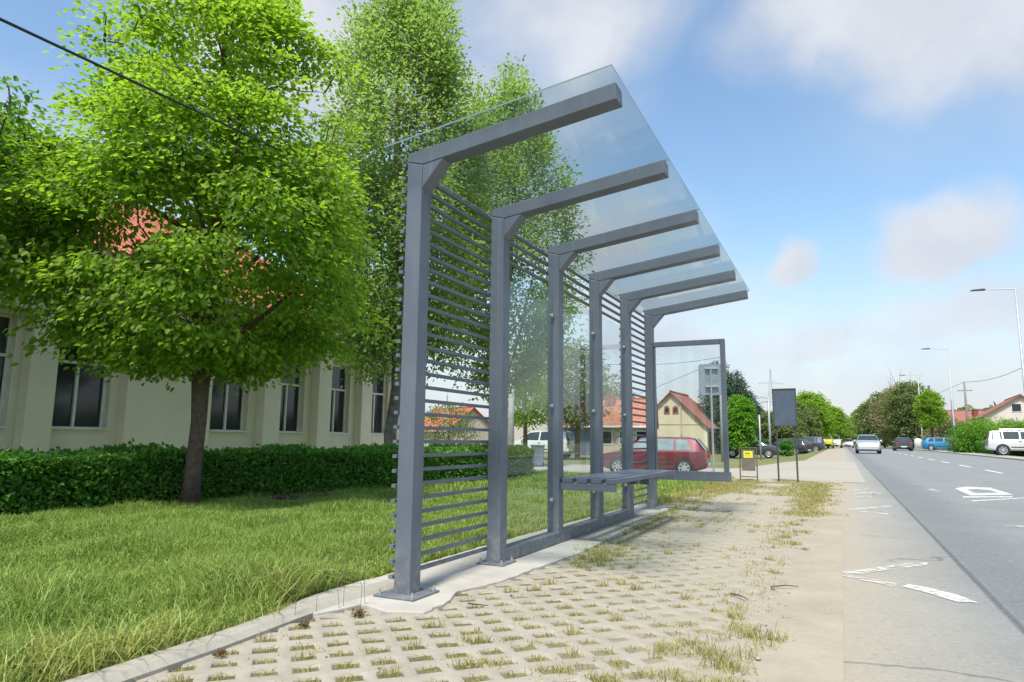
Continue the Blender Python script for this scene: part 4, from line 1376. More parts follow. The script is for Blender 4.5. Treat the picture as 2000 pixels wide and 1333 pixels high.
def cable(name, pts, r_, label, sag=0, n=16):
    P = []
    for a_, b_, s_ in pts:
        a_, b_ = Vector(a_), Vector(b_)
        for i in range(n + 1):
            u = i / n; p = a_.lerp(b_, u); p.z -= s_ * 4 * u * (1 - u); P.append(p)
    tag(MB().tube(P, r_, 6).build(name, M['wire']), label, 'cable')


cable('overhead_cable', [((-3.6, -5, 2.75), (-4.5, 2.07, 3.34), .02), ((-4.5, 2.07, 3.34), (-5.5, 5.45, 4.01), 0.0), ((-5.5, 5.45, 4.01), tuple(pole_c), 0.0)], .010, 'thick black overhead cable crossing the linden tree')
cable('overhead_cable', [(tuple(pole_c), tuple(p2), .5)], .012, 'thin overhead wire sagging behind the glass end frame towards the pale pole')
xq, yq, zq = at(1150, 60)
cable('overhead_cable', [((xq, yq, 3.6), tuple(p2 + Vector((0, 0, -.15))), .3)], .012, 'thin overhead wire rising to the pale pole behind the road sign')
xq, yq, zq = at(2150, 60)
cable('overhead_cable', [(tuple(p3), (xq, yq, 12.5), 1.6)], .022, 'overhead wire rising to the right edge from the transformer pole')
cable('overhead_cable', [(tuple(p3), (at(1700, 140)[0], at(1700, 140)[1], 7), .6)], .02, 'overhead wire running from the transformer pole towards the far trees')
cable('overhead_cable', [((*p2[:2], p2[2] - .6), (*at(1501, 50)[:2], 4.0), .5)], .012, 'thin wire sagging over the bright green tree')


# street lamps along the far kerb
def lamp(X_, Y_, label, h=10.0):
    t = empty('street_lamp', (X_, Y_, 0), 0, label, 'street lamp', 'street lamps along the road')
    MB().tube([(0, 0, 0), (0, 0, .9), (0, 0, h)], [.11, .09, .05], 10).build('pole', M['white_pole'], t, smooth=True)
    MB().tube([(0, 0, h - .03), (-1.0, 0, h + .02), (-1.5, 0, h + .05)], [.035, .03, .03], 8).build('arm', M['white_pole'], t)
    hd = MB(); hd.prism([(-2.25, h + .03), (-1.5, h + .01), (-1.45, h + .07), (-1.6, h + .11), (-2.2, h + .08)], 'y', -.13, .13)
    hd.build('lamp_head', M['dark_frame'], t)
    MB().tube([(0, 0, 0), (0, 0, .04)], .2, 10).build('base_plate', M['galv'], t)
lamp(9.75, 48.5, 'nearest street lamp, cut by the right edge of the photo')
lamp(9.75, 77.5, 'second street lamp from the right, left of the transformer pole')
lamp(9.75, 107, 'third street lamp, rising over the bare-branched tree')
lamp(9.75, 137, 'fourth street lamp, small, among the far roadside trees')
lamp(9.75, 167, 'farthest street lamp on the right side of the road')
xl, yl, zl = at(875, 60)
t = empty('street_lamp', (xl, yl, zl), R(120), 'far street lamp seen between the slats of the shelter', 'street lamp', 'street lamps along the road')
MB().tube([(0, 0, 0), (0, 0, 4.9), (.3, 0, 5.3), (.8, 0, 5.45)], [.08, .06, .05, .04], 8).build('pole', M['galv'], t)
MB().box((.8, -.12, 5.38), (1.5, .12, 5.52)).build('lamp_head', M['dark_frame'], t)


# ------------------------------------------------------------------ cars
def car(name, label, cat, loc, heading, paint, Ln, Wd, top, belt, zb, wheels, wr, side_win, wind=None, rear=None, detail=2, pale=False, group=None, rack=False, spare=False):
    """x forward (front = +Ln/2). top: [(x,z)] roof line; side_win: polygons in x,z (as fraction between belt and roof handled by z)."""
    t = empty(name, loc, heading, label, cat, group)
    gm = M['car_glass_pale'] if pale else M['car_glass']
    tx = [p[0] for p in top]; tz = [p[1] for p in top]
    bxs = [p[0] for p in belt]; bzs = [p[1] for p in belt]
    xs_ = sorted(set([round(v, 3) for v in np.linspace(-Ln / 2, Ln / 2, 25)] + [round(v, 3) for v in tx]))
    hw = Wd / 2
    def plan(x):
        q = abs(x) / (Ln / 2)
        return hw * (1 - 0.14 * max(0, (q - .72) / .28) ** 2)
    def sec(x):
        zt_ = np.interp(x, tx, tz); zbel = min(np.interp(x, bxs, bzs), zt_ - .03); w = plan(x)
        wt = w * .97 - 0.38 * max(0, zt_ - zbel - .05) - .03
        zz0 = zb + 0.10 * max(0, (abs(x) / (Ln / 2) - .85) / .15)
        return [(0, zz0), (w * .88, zz0), (w * .985, zz0 + .10), (w, zb + (zbel - zb) * .5), (w * .985, zbel - .04), (w * .965, zbel), (wt, zt_ - .05), (wt - .10, zt_ - .005), (0, zt_ + .012)]
    def side_y(x, z):
        s_ = sec(x)
        for (y0, z0), (y1, z1) in zip(s_[1:-1], s_[2:]):
            if z0 - 1e-6 <= z <= z1 + 1e-6: return y0 + (y1 - y0) * (z - z0) / max(1e-6, z1 - z0)
        return s_[-3][0]
    vs_, fs2 = [], []
    ns = 9
    for x in xs_:
        s_ = sec(x)
        full = [(y, z) for y, z in s_] + [(-y, z) for y, z in reversed(s_[1:-1])]
        vs_ += [(x, y, z) for y, z in full]
    m_ = 2 * ns - 2
    for i in range(len(xs_) - 1):
        for c in range(m_):
            fs2.append((i * m_ + c, i * m_ + (c + 1) % m_, (i + 1) * m_ + (c + 1) % m_, (i + 1) * m_ + c))
    fs2.append(tuple(range(m_))); fs2.append(tuple(range((len(xs_) - 1) * m_, len(xs_) * m_)))
    b = MB(); b.add(vs_, fs2)
    body = b.build('body', paint, t, smooth=True)
    es = body.modifiers.new('split', 'EDGE_SPLIT'); es.split_angle = R(32)
    # glass
    for poly in side_win:
        for sgn in (1, -1):
            w = MB(); n_ = len(poly)
            pts = [(x, sgn * (side_y(x, z) + .006), z) for x, z in poly] + [(x, sgn * (side_y(x, z) - .03), z) for x, z in poly]
            w.add(pts, [tuple(range(n_)), tuple(range(2 * n_ - 1, n_ - 1, -1))] + [(i, (i + 1) % n_, (i + 1) % n_ + n_, i + n_) for i in range(n_)])
            w.build('side_window', gm, t)
    for nm, wd in (('windscreen', wind), ('rear_window', rear)):
        if not wd: continue
        (xa, xb) = wd
        za, zc = np.interp(xa, tx, tz), np.interp(xb, tx, tz)
        dn = Vector((-(zc - za), 0, xb - xa)); dn = dn.normalized() if dn.z > 0 else -dn.normalized()
        w = MB(); cols = 5; pts = []
        for q_ in (0.06, .94):
            x = xa + (xb - xa) * q_; z = np.interp(x, tx, tz); ww = sec(x)[6][0] - .05
            for c in range(cols):
                f_ = c / (cols - 1) * 2 - 1
                pts.append((x + dn.x * .016, f_ * ww, z + dn.z * .018 + .010 * (1 - f_ * f_)))
        w.add(pts, [(c, c + 1, c + 1 + cols, c + cols) for c in range(cols - 1)])
        w.build(nm, gm, t)
    # wheels
    for wx in wheels:
        for sgn in (1, -1):
            yo = plan(wx)
            ar = MB(); ar.tube([(wx, sgn * (yo - .16), wr + .005), (wx, sgn * (yo + .006), wr + .005)], wr + .055, 20)
            ar.build('wheel_arch', M['black_trim'], t)
            wh = empty('wheel', (wx, sgn * (yo - .08), wr)); wh.parent = t
            ty = MB()
            prof_ = [(wr * .68, .1), (wr * .93, .1), (wr, .07), (wr, -.07), (wr * .93, -.1)]
            n_ = 24; vv = []
            for k_ in range(n_):
                a = 2 * math.pi * k_ / n_
                vv += [(r1_ * math.cos(a), sgn * yy_, r1_ * math.sin(a)) for r1_, yy_ in prof_]
            m2 = len(prof_)
            ty.add(vv, [(k_ * m2 + c, k_ * m2 + c + 1, ((k_ + 1) % n_) * m2 + c + 1, ((k_ + 1) % n_) * m2 + c) for k_ in range(n_) for c in range(m2 - 1)])
            ty.build('tyre', M['rubber'], wh, smooth=True)
            ri = MB()
            ri.tube([(0, sgn * .02, 0), (0, sgn * .045, 0)], wr * .68, 20, 1)
            for k_ in range(7):
                a = 2 * math.pi * k_ / 7; ca, sa = math.cos(a), math.sin(a); hw_ = .028
                ri.add([(ca * .03 - sa * hw_, sgn * .095, sa * .03 + ca * hw_), (ca * .03 + sa * hw_, sgn * .095, sa * .03 - ca * hw_),
                        (ca * wr * .66 + sa * hw_ * 1.3, sgn * .085, sa * wr * .66 - ca * hw_ * 1.3), (ca * wr * .66 - sa * hw_ * 1.3, sgn * .085, sa * wr * .66 + ca * hw_ * 1.3)], [(0, 1, 2, 3)])
            ring = []
            for k_ in range(n_):
                a = 2 * math.pi * k_ / n_; ring += [(wr * .60 * math.cos(a), sgn * .088, wr * .60 * math.sin(a)), (wr * .70 * math.cos(a), sgn * .101, wr * .70 * math.sin(a))]
            ri.add(ring, [(2 * k_, 2 * k_ + 1, (2 * k_ + 3) % (2 * n_), (2 * k_ + 2) % (2 * n_)) for k_ in range(n_)])
            ri.tube([(0, sgn * .05, 0), (0, sgn * .1, 0)], .04, 10)
            ri.build('rim', [M['rim'], M['black_trim']], wh)
    if detail:
        xf, xr = Ln / 2, -Ln / 2
        wf = plan(xf)
        zh = np.interp(xf - .05, tx, tz)
        for sgn in (1, -1):
            MB().box((xf - .22, sgn * (wf - .30) - .0, zh - .20), (xf + .012, sgn * (wf - .02), zh - .07)).build('headlight', M['lamp_white'], t)
            zr_ = np.interp(xr + .06, bxs, bzs)
            MB().box((xr - .012, sgn * (wf - .20), zr_ - .22), (xr + .14, sgn * (wf + .006), zr_ - .04)).build('tail_light', M['lamp_red'], t)
            MB().box((wind[0] - .32 if wind else .4, sgn * (hw - .02), belt[0][1] + .0), (wind[0] - .20 if wind else .5, sgn * (hw + .15), belt[0][1] + .12)).build('door_mirror', paint if not pale else M['black_trim'], t, bevel=.02)
        MB().box((xf - .1, -.34, zh - .19), (xf + .045, .34, zh - .09)).build('grille', M['black_trim'], t)
        MB().box((xf - .1, -wf * .7, zb + .06), (xf + .045, wf * .7, zb + .17)).build('air_intake', M['black_trim'], t)
        bf = MB().box((xf - .15, -wf * .97, zb + .20), (xf + .035, wf * .97, zb + .32)); bf.build('front_bumper', paint, t, bevel=.02)
        MB().box((xr - .035, -wf * .97, zb + .14), (xr + .15, wf * .97, zb + .30)).build('rear_bumper', paint, t, bevel=.02)
        MB().box((xf + .036, -.26, zb + .21), (xf + .042, .26, zb + .31)).build('number_plate', M['plate'], t)
        MB().box((xr - .046, -.26, zb + .18), (xr - .037, .26, zb + .28)).build('number_plate', M['plate'], t)
        for sgn in (1, -1):
            tr = MB()
            y_ = side_y(0, zb + .26) + .004
            tr.box((wheels[0] + wr + .1, min(sgn * y_, sgn * (y_ + .012)), zb + .22), (wheels[1] - wr - .1, max(sgn * y_, sgn * (y_ + .012)), zb + .27)); tr.build('side_trim', M['black_trim'], t)
            for xh in ((wheels[0] + wheels[1]) / 2 - .35, (wheels[0] + wheels[1]) / 2 + .55):
                yh = side_y(xh, belt[0][1] - .1) + .002
                MB().box((xh, min(sgn * yh, sgn * (yh + .02)), belt[0][1] - .12), (xh + .15, max(sgn * yh, sgn * (yh + .02)), belt[0][1] - .085)).build('door_handle', M['black_trim'], t)
    if rack:
        for sgn in (1, -1): MB().tube([(-1.3, sgn * .55, max(tz) + .02), (-1.2, sgn * .55, max(tz) + .07), (.4, sgn * .55, max(tz) + .07), (.5, sgn * .55, max(tz) + .0)], .02, 6).build('roof_rail', M['chrome'], t)
    return t


def hatch(**k):      # compact hatchback shape
    d = dict(Ln=4.02, Wd=1.70, top=[(-2.01, .55), (-1.98, .92), (-1.62, 1.36), (-1.35, 1.42), (0.1, 1.43), (.45, 1.38), (1.02, .98), (1.2, .92), (1.85, .78), (2.01, .56)],
             belt=[(-2, .90), (1.1, .90), (2, .75)], zb=.20, wheels=(-1.22, 1.25), wr=.30,
             side_win=[[(-1.5, .95), (-.92, .95), (-.92, 1.33), (-1.32, 1.33)], [(-.84, .94), (-.02, .94), (-.02, 1.35), (-.84, 1.35)], [(.06, .94), (.88, .94), (.42, 1.30), (.30, 1.34), (.06, 1.35)]],
             wind=(1.02, .45), rear=(-1.98, -1.60))
    d.update(k); return d


def suv(**k):
    d = dict(Ln=4.2, Wd=1.74, top=[(-2.1, .6), (-2.08, 1.05), (-1.92, 1.62), (-1.7, 1.70), (.35, 1.70), (.6, 1.64), (1.15, 1.14), (1.3, 1.08), (1.98, .96), (2.1, .7)],
             belt=[(-2.1, 1.05), (1.2, 1.05), (2.1, .92)], zb=.32, wheels=(-1.28, 1.30), wr=.36,
             side_win=[[(-1.85, 1.1), (-1.28, 1.1), (-1.28, 1.60), (-1.75, 1.60)], [(-1.18, 1.1), (-.3, 1.1), (-.3, 1.62), (-1.18, 1.62)], [(-.2, 1.1), (.95, 1.1), (.5, 1.56), (-.2, 1.62)]],
             wind=(1.15, .6), rear=(-2.08, -1.92))
    d.update(k); return d


def van(**k):
    d = dict(Ln=4.9, Wd=1.9, top=[(-2.45, .6), (-2.43, 1.2), (-2.35, 1.92), (-2.2, 1.98), (1.0, 1.98), (1.3, 1.9), (1.85, 1.2), (2.05, 1.12), (2.35, 1.0), (2.45, .6)],
             belt=[(-2.45, 1.15), (1.8, 1.12), (2.45, .98)], zb=.28, wheels=(-1.5, 1.5), wr=.34,
             side_win=[[(.5, 1.2), (1.6, 1.2), (1.25, 1.75), (.5, 1.8)]], wind=(1.85, 1.3), rear=(-2.43, -2.35))
    d.update(k); return d


def P_(name, c, m=0.25): return car_paint(name, c, m)


x, y, z = at(1277, 26.6)
car('parked_car', 'maroon hatchback with alloy wheels on the side road behind the shelter bench', 'car', (x, y, z + .012), R(180 + 4), P_('maroon_paint', (0.14, 0.022, 0.032), .3), pale=True, **hatch())
x, y, z = 1.78, 60.5, 0
car('moving_car', 'silver hatchback driving towards the camera on the left lane', 'car', (x, y, .012), R(-90), P_('silver_paint', (0.55, 0.57, 0.60), .45), **hatch(Ln=3.9, Wd=1.68))
car('parked_car', 'white off-road wagon parked on the right verge by the hedge', 'car', (11.25, 58.0, 0.06), R(-2), P_('white_paint', (0.56, 0.57, 0.59), .05), rack=True, **suv())
car('moving_car', 'dark grey car driving away just right of the silver hatchback', 'car', (5.9, 86, .012), R(90), P_('dark_grey_paint', (0.05, 0.05, 0.055)), **hatch())
car('moving_car', 'small white car farther away on the right lane beyond the dark grey car', 'car', (7.0, 104, .012), R(90), P_('off_white_paint', (0.7, 0.7, 0.68), .05), detail=1, **hatch())
car('moving_car', 'tiny white car far down the left lane', 'car', (.7, 118, .012), R(-90), P_('far_white_paint', (0.7, 0.7, 0.7), .05), detail=1, **hatch())
x, y, z = at(1825, 76)
car('parked_car', 'bright blue car parked between lamp post and white gate on the right', 'car', (x + .6, y, .06), R(-8), P_('blue_paint', (0.02, 0.20, 0.42)), detail=1, **hatch(Ln=4.2))
x, y, z = at(1566, 78)
car('parked_car', 'dark blue estate car parked under the trees left of the yellow vehicle', 'car', (x, y, z + .01), R(178), P_('navy_paint', (0.04, 0.05, 0.09)), detail=1, **suv(Ln=4.4))
x, y, z = at(1532, 62)
car('parked_car', 'dark car with a white roof edge seen below the notice board', 'car', (x, y, z + .01), R(160), P_('black_paint', (0.03, 0.035, 0.035)), detail=1, **hatch())
x, y, z = at(1462, 50)
car('parked_car', 'dark green car with a pale roof line behind the pavement stand', 'car', (x, y, z + .01), R(4), P_('dark_green_paint', (0.04, 0.055, 0.05)), detail=1, **hatch())
car('parked_van', 'yellow van parked on the left verge far down the road', 'van', (-2.0, 106, .01), R(-90), P_('yellow_paint', (0.55, 0.56, 0.06), .05), detail=1, **van(Ln=4.3, Wd=1.8))
car('parked_van', 'white box van parked right behind the yellow van', 'van', (-1.1, 116, .01), R(-90), P_('van_white_paint', (0.72, 0.72, 0.70), .05), detail=1, **van())
x, y, z = at(1058, 43)
car('parked_car', 'white off-road car with tinted windows seen through the shelter glass', 'car', (x, y, z + .01), R(178), P_('cream_white_paint', (0.62, 0.63, 0.58), .05), **suv(Ln=4.3))

# slate blue wheeled bin in front of the white car
x, y, z = at(1052, 33)
t = empty('rubbish_bin', (x, y, z), R(20), 'slate blue wheeled rubbish bin standing before the white off-road car', 'rubbish bin')
bb = MB(); bb.add([(-.24, -.26, .08), (.24, -.26, .08), (.24, .26, .08), (-.24, .26, .08), (-.31, -.33, .98), (.31, -.33, .98), (.31, .33, .98), (-.31, .33, .98)],
                  [(0, 3, 2, 1), (4, 5, 6, 7), (0, 1, 5, 4), (1, 2, 6, 5), (2, 3, 7, 6), (3, 0, 4, 7)]); bb.build('bin_body', M['blue_bin'], t, bevel=.02)
MB().box((-.34, -.37, .985), (.34, .35, 1.04)).build('lid', M['blue_bin'], t, bevel=.015)
for sx in (-1, 1): MB().tube([(sx * .2, .28, .10), (sx * .27, .28, .10)], .1, 12).build('wheel', M['rubber'], t)


# ------------------------------------------------------------------ houses
def house(name, label, loc, rz, w, d, ez_, rz_, wall, roof, overhang=.35, hip=0, wins_=(), chim=None, attic=False, door=None, pipe=False):
    """gable on the local -y side, ridge along y. w: width x, d: depth y"""
    t = empty(name, loc, rz, label, 'house')
    b = MB(); b.prism([(-w / 2, -.5), (w / 2, -.5), (w / 2, ez_), (0, rz_ - .08), (-w / 2, ez_)], 'y', 0, d)
    b.build('wall', wall, t)
    sl = (rz_ - ez_) / (w / 2); o_ = overhang
    b = MB()
    for s_ in (-1, 1):
        xo = s_ * (w / 2 + o_); zo = ez_ - sl * o_
        b.add([(0, -o_, rz_), (0, d + o_ - hip, rz_), (xo, d + o_, zo), (xo, -o_, zo), (0, -o_, rz_ - .14), (0, d + o_ - hip, rz_ - .14), (xo, d + o_, zo - .14), (xo, -o_, zo - .14)],
              [(0, 1, 2, 3), (4, 7, 6, 5), (0, 3, 7, 4), (3, 2, 6, 7), (1, 5, 6, 2)])
    rf_ = b.build('roof', roof, t)
    MB().tube([(0, -o_, rz_ + .02), (0, d + o_ - hip, rz_ + .02)], .09, 6).build('ridge', roof, rf_)
    for s_ in (-1, 1):
        MB().tube([(s_ * (w / 2 + o_ + .05), -o_, ez_ - sl * o_ - .06), (s_ * (w / 2 + o_ + .05), d + o_, ez_ - sl * o_ - .06)], .06, 6).build('gutter', M['galv'], rf_)
    if chim:
        cx_, cy_, cz_ = chim; MB().box((cx_ - .3, cy_ - .3, ez_), (cx_ + .3, cy_ + .3, cz_)).box((cx_ - .36, cy_ - .36, cz_), (cx_ + .36, cy_ + .36, cz_ + .1)).build('chimney', M['tile_faded'], rf_)
    for (side, a_, z0_, a1, z1_) in wins_:
        f = MB(); g = MB()
        if side == 'f':
            f.box((a_, -.05, z0_), (a1, .01, z1_)); g.box((a_ + .07, -.058, z0_ + .07), (a1 - .07, -.0505, z1_ - .07))
        else:
            f.box((w / 2 - .01, a_, z0_), (w / 2 + .05, a1, z1_)); g.box((w / 2 + .0505, a_ + .07, z0_ + .07), (w / 2 + .058, a1 - .07, z1_ - .07))
        fo_ = f.build('window', M['white_frame'], t); g.build('pane', M['dark_glass'], fo_)
    if attic:
        for s_ in (-1, 1):
            pts = [(s_ * .40 - .27, ez_ + .9), (s_ * .40 + .27, ez_ + .9)] + [(s_ * .40 + .27 * math.cos(a), ez_ + 1.35 + .32 * math.sin(a)) for a in np.linspace(0, math.pi, 9)]
            q = MB(); q.prism(pts, 'y', -.04, .01); ao = q.build('attic_window', M['tile_faded'], t)
            pts2 = [(s_ * .40 + (px_ - s_ * .40) * .5, ez_ + 1.25 + (pz_ - ez_ - 1.25) * .55) for px_, pz_ in pts]
            q = MB(); q.prism(pts2, 'y', -.05, -.0405); q.build('pane', M['dark_glass'], ao)
        MB().box((-w / 2 + .02, -.035, ez_ - .06), (w / 2 - .02, -.001, ez_ + .02)).build('cornice', M['beige_wall'], t)
        for s_ in (-1, 1): MB().box((s_ * w / 2 - .12, -.03, -.3), (s_ * w / 2 + .12, -.001, ez_ - .07)).build('corner_trim', M['cream_light'], t)
    if pipe: MB().tube([(.9, -.1, ez_ - 1.0), (.9, -.1, ez_ + 2.2)], .06, 6).build('drainpipe', M['beige_wall'], t)
    if door:
        y0_, y1_ = door; MB().box((w / 2 - .01, y0_, -.2), (w / 2 + .05, y1_, 2.0)).build('door', M['door_brown'], t)
    return t


x, y, z = at(1311, 62)
house('cream_house', 'cream gabled house with two arched attic windows behind the maroon hatchback', (x, y, z), R(-2), 6.1, 9.5, 2.65, 5.6, M['cream'], M['tile_faded'], hip=3.2, attic=True, door=(1.2, 2.1), pipe=True, overhang=.3,
      wins_=(('s', 3.0, .9, 3.9, 2.0), ('s', 5.2, .9, 6.1, 2.0)))
# long low house with orange roof (eaves towards us)
x, y, z = at(1184, 54)
t = empty('low_house', (x, y, z), R(12), 'long low house with wide orange roof and slate garage door behind the shelter', 'house')
MB().box((-4.4, 0, -.5), (3.6, 6, 2.35)).build('wall', M['beige_wall'], t)
b = MB(); b.prism([(-.6, 2.28), (3.0, 4.55), (6.6, 2.28), (6.6, 2.16), (3.0, 4.42), (-.6, 2.16)], 'x', -4.7, 3.9); rf_ = b.build('roof', M['tile_x'], t)
MB().tube([(-4.7, 3.0, 4.57), (3.9, 3.0, 4.57)], .1, 6).build('ridge', M['tile_faded'], rf_)
MB().box((-4.7, -.72, 2.13), (3.9, -.6, 2.27)).build('gutter', M['white_frame'], rf_)
MB().box((-.3, 1.9, 3.3), (.5, 2.7, 5.0)).build('chimney', M['tile_faded'], rf_)
MB().box((-3.3, -.05, -.3), (-1.1, .0, 2.0)).build('garage_door', M['garage'], t)
MB().box((-4.2, -.05, -.3), (-3.5, .0, 1.9)).build('door', M['white_gate'], t)
for xx in (-.4, 1.0, 2.3):
    fo_ = MB().box((xx, -.05, .8), (xx + .9, .0, 1.9)).build('window', M['white_frame'], t); MB().box((xx + .08, -.058, .88), (xx + .82, -.0505, 1.82)).build('pane', M['dark_glass'], fo_)
x, y, z = at(1050, 62)
house('red_roof_house', 'pink-walled house with red roof left of the low orange-roofed house', (x, y, z), R(20), 6.5, 8, 2.3, 5.0, M['pink_wall'], M['tile_x'])
x, y, z = at(925, 75)
house('brick_house', 'small house with orange roof seen between the slats of the first bay', (x, y, z), R(60), 6, 9, 2.2, 4.6, M['beige_wall'], M['tile'])
x, y, z = at(1491, 90)
t = empty('grey_building', (x, y, z), R(0), 'small flat-roofed grey building between spruces and pale pole', 'building')
MB().box((-1.6, 0, -.5), (1.4, 6, 4.9)).build('wall', M['grey_wall'], t); MB().box((-1.8, -.2, 4.9), (1.6, 6.2, 5.15)).build('roof', M['galv'], t)
fo_ = MB().box((-.8, -.05, 2.6), (.3, 0, 3.9)).build('window', M['white_frame'], t); MB().box((-.72, -.06, 2.7), (.22, -.051, 3.8)).build('pane', M['dark_glass'], fo_)
x, y, z = at(1852, 100)
house('red_roof_house', 'house with hipped red roof behind the brownish tree on the right', (x, y, 0), R(-80), 6.5, 6.0, 2.8, 5.6, M['white_wall'], M['tile_faded'], chim=(1.0, 3, 5.6), wins_=(('s', 3, .9, 4.2, 2.1),))
x, y, z = at(1994, 80)
house('gabled_house', 'pale pink gabled house with red roof above the right hedge', (x, y, 0), R(-3), 7.4, 12, 4.3, 6.6, M['pink_wall'], M['tile_faded'], wins_=(('f', -1, 4.6, 0, 5.6),))
x, y, z = at(1776, 135)
house('yellow_house', 'small yellowish house front between the far trees on the right', (x, y, 0), R(0), 5, 8, 3.2, 5.2, M['cream'], M['tile_faded'], wins_=(('f', -1.2, 1, -.2, 2.2), ('f', .4, 1, 1.4, 2.2)))

# fences and gates on the right
def fence(p0, p1, h, n, mat, label, name='fence', slat=.09):
    p0, p1 = Vector((*p0, 0)), Vector((*p1, 0)); Lf = (p1 - p0).length; a = math.atan2((p1 - p0).y, (p1 - p0).x)
    t = empty(name, (p0.x, p0.y, float(gz(p0.x, p0.y))), a, label, 'gate' if 'gate' in name else 'fence')
    b = MB()
    k_ = 0; x_ = .06
    while x_ < Lf - .05: b.box((x_, -.01, .08), (x_ + slat, .01, h - .04)); x_ += slat * 1.35
    b.box((0, -.03, .2), (Lf, -.012, .28)).box((0, -.03, h - .3), (Lf, -.012, h - .22)); b.build('slat_panel', mat, t)
    for i in range(n + 1):
        xx = Lf * i / n; MB().box((xx - .06, -.035, -.1), (xx + .06, .045, h + .05)).build('post', M['concrete_pole'], t)
x0_, y0_, _ = at(1853, 80); x1_, y1_, _ = at(1872, 78)
fence((x0_, y0_), (x1_, y1_), 1.8, 1, M['white_gate'], 'white slatted gate behind the bright blue car', 'garden_gate')
x0_, y0_, _ = at(1888, 64); x1_, y1_, _ = at(1915, 62)
fence((x0_, y0_), (x1_, y1_), 1.5, 2, M['wood_pole'], 'grey garden fence between white post and off-road wagon')
x0_, y0_, _ = at(840, 34); x1_, y1_, _ = at(985, 40)
fence((x0_, y0_), (x1_, y1_), 1.2, 6, M['brown_post'], 'dark wooden fence seen low between the shelter slats', slat=.14)
fence((10.6, 84), (10.6, 130), 1.3, 14, M['white_gate'], 'long pale roadside fence in front of the far right trees', slat=.12)
# white bollard-like bin by the wagon
x, y, z = at(1900, 62)
t = empty('white_post', (x, y, .05), 0, 'stout white garden post left of the white off-road wagon', 'post')
MB().tube([(0, 0, -.05), (0, 0, 1.1), (0, 0, 1.2), (0, 0, 1.25)], [.22, .20, .16, .05], 12).build('shaft', M['white_gate'], t, smooth=True)
x, y, z = at(1787, 95)
t = empty('white_post', (x, y, .05), 0, 'small white post under the bare-branched tree', 'post')
MB().tube([(0, 0, -.05), (0, 0, 1.3), (0, 0, 1.45)], [.5, .46, .2], 12).build('shaft', M['white_gate'], t, smooth=True)

# ------------------------------------------------------------------ background trees
def bg(name, u, depth, h, r_, mat, env, label, n=220, lf=34, leaf=.22, z0f=.22, seed=0, bark=None, group='roadside trees in the distance', **k):
    x, y, z = at(u, depth)
    tr_ = max(.06, h * .018)
    tree(name, (x, y, z), [(x, y, z - .1), (x + .02, y, z + h * .25), (x, y, z + h * .6), (x, y, z + h * .93)], [tr_ * 1.3, tr_, tr_ * .6, .02],
         (x, y, z + h * z0f, z + h, r_), env, n, lf, leaf, r_ * .24, mat, bark or M['bark'], label, 'tree', group, n_limb=9, seed=seed, shell=.45, **k)


bg('small_tree', 1027, 33, 5.9, 1.55, M['leaf_linden'], env_round, 'small leafy tree seen through the glass beside the concrete pole', 260, 30, .12, .36, 1, group=None)
bg('small_tree', 1128, 42, 7.6, 2.0, M['leaf_olive'], env_round, 'olive green tree seen through the glass over the orange roof', 300, 30, .15, .30, 2, group=None)
bg('small_tree', 880, 46, 3.6, 2.2, M['leaf_olive'], env_round, 'low straggly tree seen between the shelter slats', 130, 22, .13, .2, 5, group=None)
bg('small_tree', 1195, 75, 8.5, 2.6, M['leaf_olive'], env_round, 'distant tree rising left of the fifth shelter post', 140, 26, .24, .25, 6, group=None)
bg('spruce_tree', 1405, 66, 8.9, 2.9, M['leaf_spruce'], env_cone, 'tall dark spruce behind the frame post of the shelter', 420, 34, .26, .08, 3, droop=.8, group=None, wid=.3)
bg('spruce_tree', 1437, 70, 8.4, 2.9, M['leaf_spruce'], env_cone, 'dark spruce standing right of the tallest spruce', 420, 34, .26, .05, 4, droop=.8, group=None, wid=.3)
bg('spruce_tree', 1462, 76, 6.6, 2.8, M['leaf_spruce'], env_cone, 'shortest dark spruce behind the bright green bush-like tree', 320, 34, .26, .04, 7, droop=.8, group=None, wid=.3)
bg('small_tree', 1443, 48, 4.4, 1.15, M['leaf_bright'], env_round, 'bright lime green tree in front of the dark spruces', 260, 36, .14, .18, 9, group=None)
bg('small_tree', 1517, 72, 4.4, 2.6, M['leaf_olive'], env_round, 'broad olive tree behind the notice board', 240, 34, .24, .08, 10)
bg('roadside_tree', 1552, 84, 5.8, 3.0, M['leaf_olive'], env_round, 'grey green roadside tree just right of the notice board', 260, 36, .27, .1, 11)
bg('roadside_tree', 1580, 90, 7.6, 2.9, M['leaf_linden'], env_round, 'tallest green roadside tree left of the road', 300, 36, .27, .30, 12)
bg('roadside_tree', 1612, 106, 6.6, 3.2, M['leaf_linden'], env_round, 'green roadside tree above the yellow van', 260, 34, .3, .16, 13)
bg('roadside_tree', 1628, 135, 5.6, 3.4, M['leaf_olive'], env_round, 'faint olive tree left of the vanishing point of the road', 200, 30, .36, .12, 14)
bg('roadside_tree', 1677, 210, 8.5, 6, M['leaf_olive'], env_round, 'farthest low tree right of the vanishing point', 200, 30, .6, .1, 15)
bg('roadside_tree', 1700, 150, 9.0, 4.6, M['leaf_linden'], env_round, 'green tree behind the silver hatchback', 260, 34, .42, .1, 16)
bg('roadside_tree', 1722, 120, 9.6, 4.2, M['leaf_olive'], env_round, 'olive roadside tree above the dark grey car', 280, 34, .36, .12, 17)
bg('roadside_tree', 1757, 104, 9.4, 4.4, M['leaf_brown'], env_round, 'brownish budding tree with bare twigs on top', 300, 26, .26, .2, 18, bare=70)
bg('roadside_tree', 1778, 98, 9.6, 3.6, M['leaf_olive'], env_round, 'olive tree behind the third street lamp', 280, 34, .3, .12, 19, bare=10)
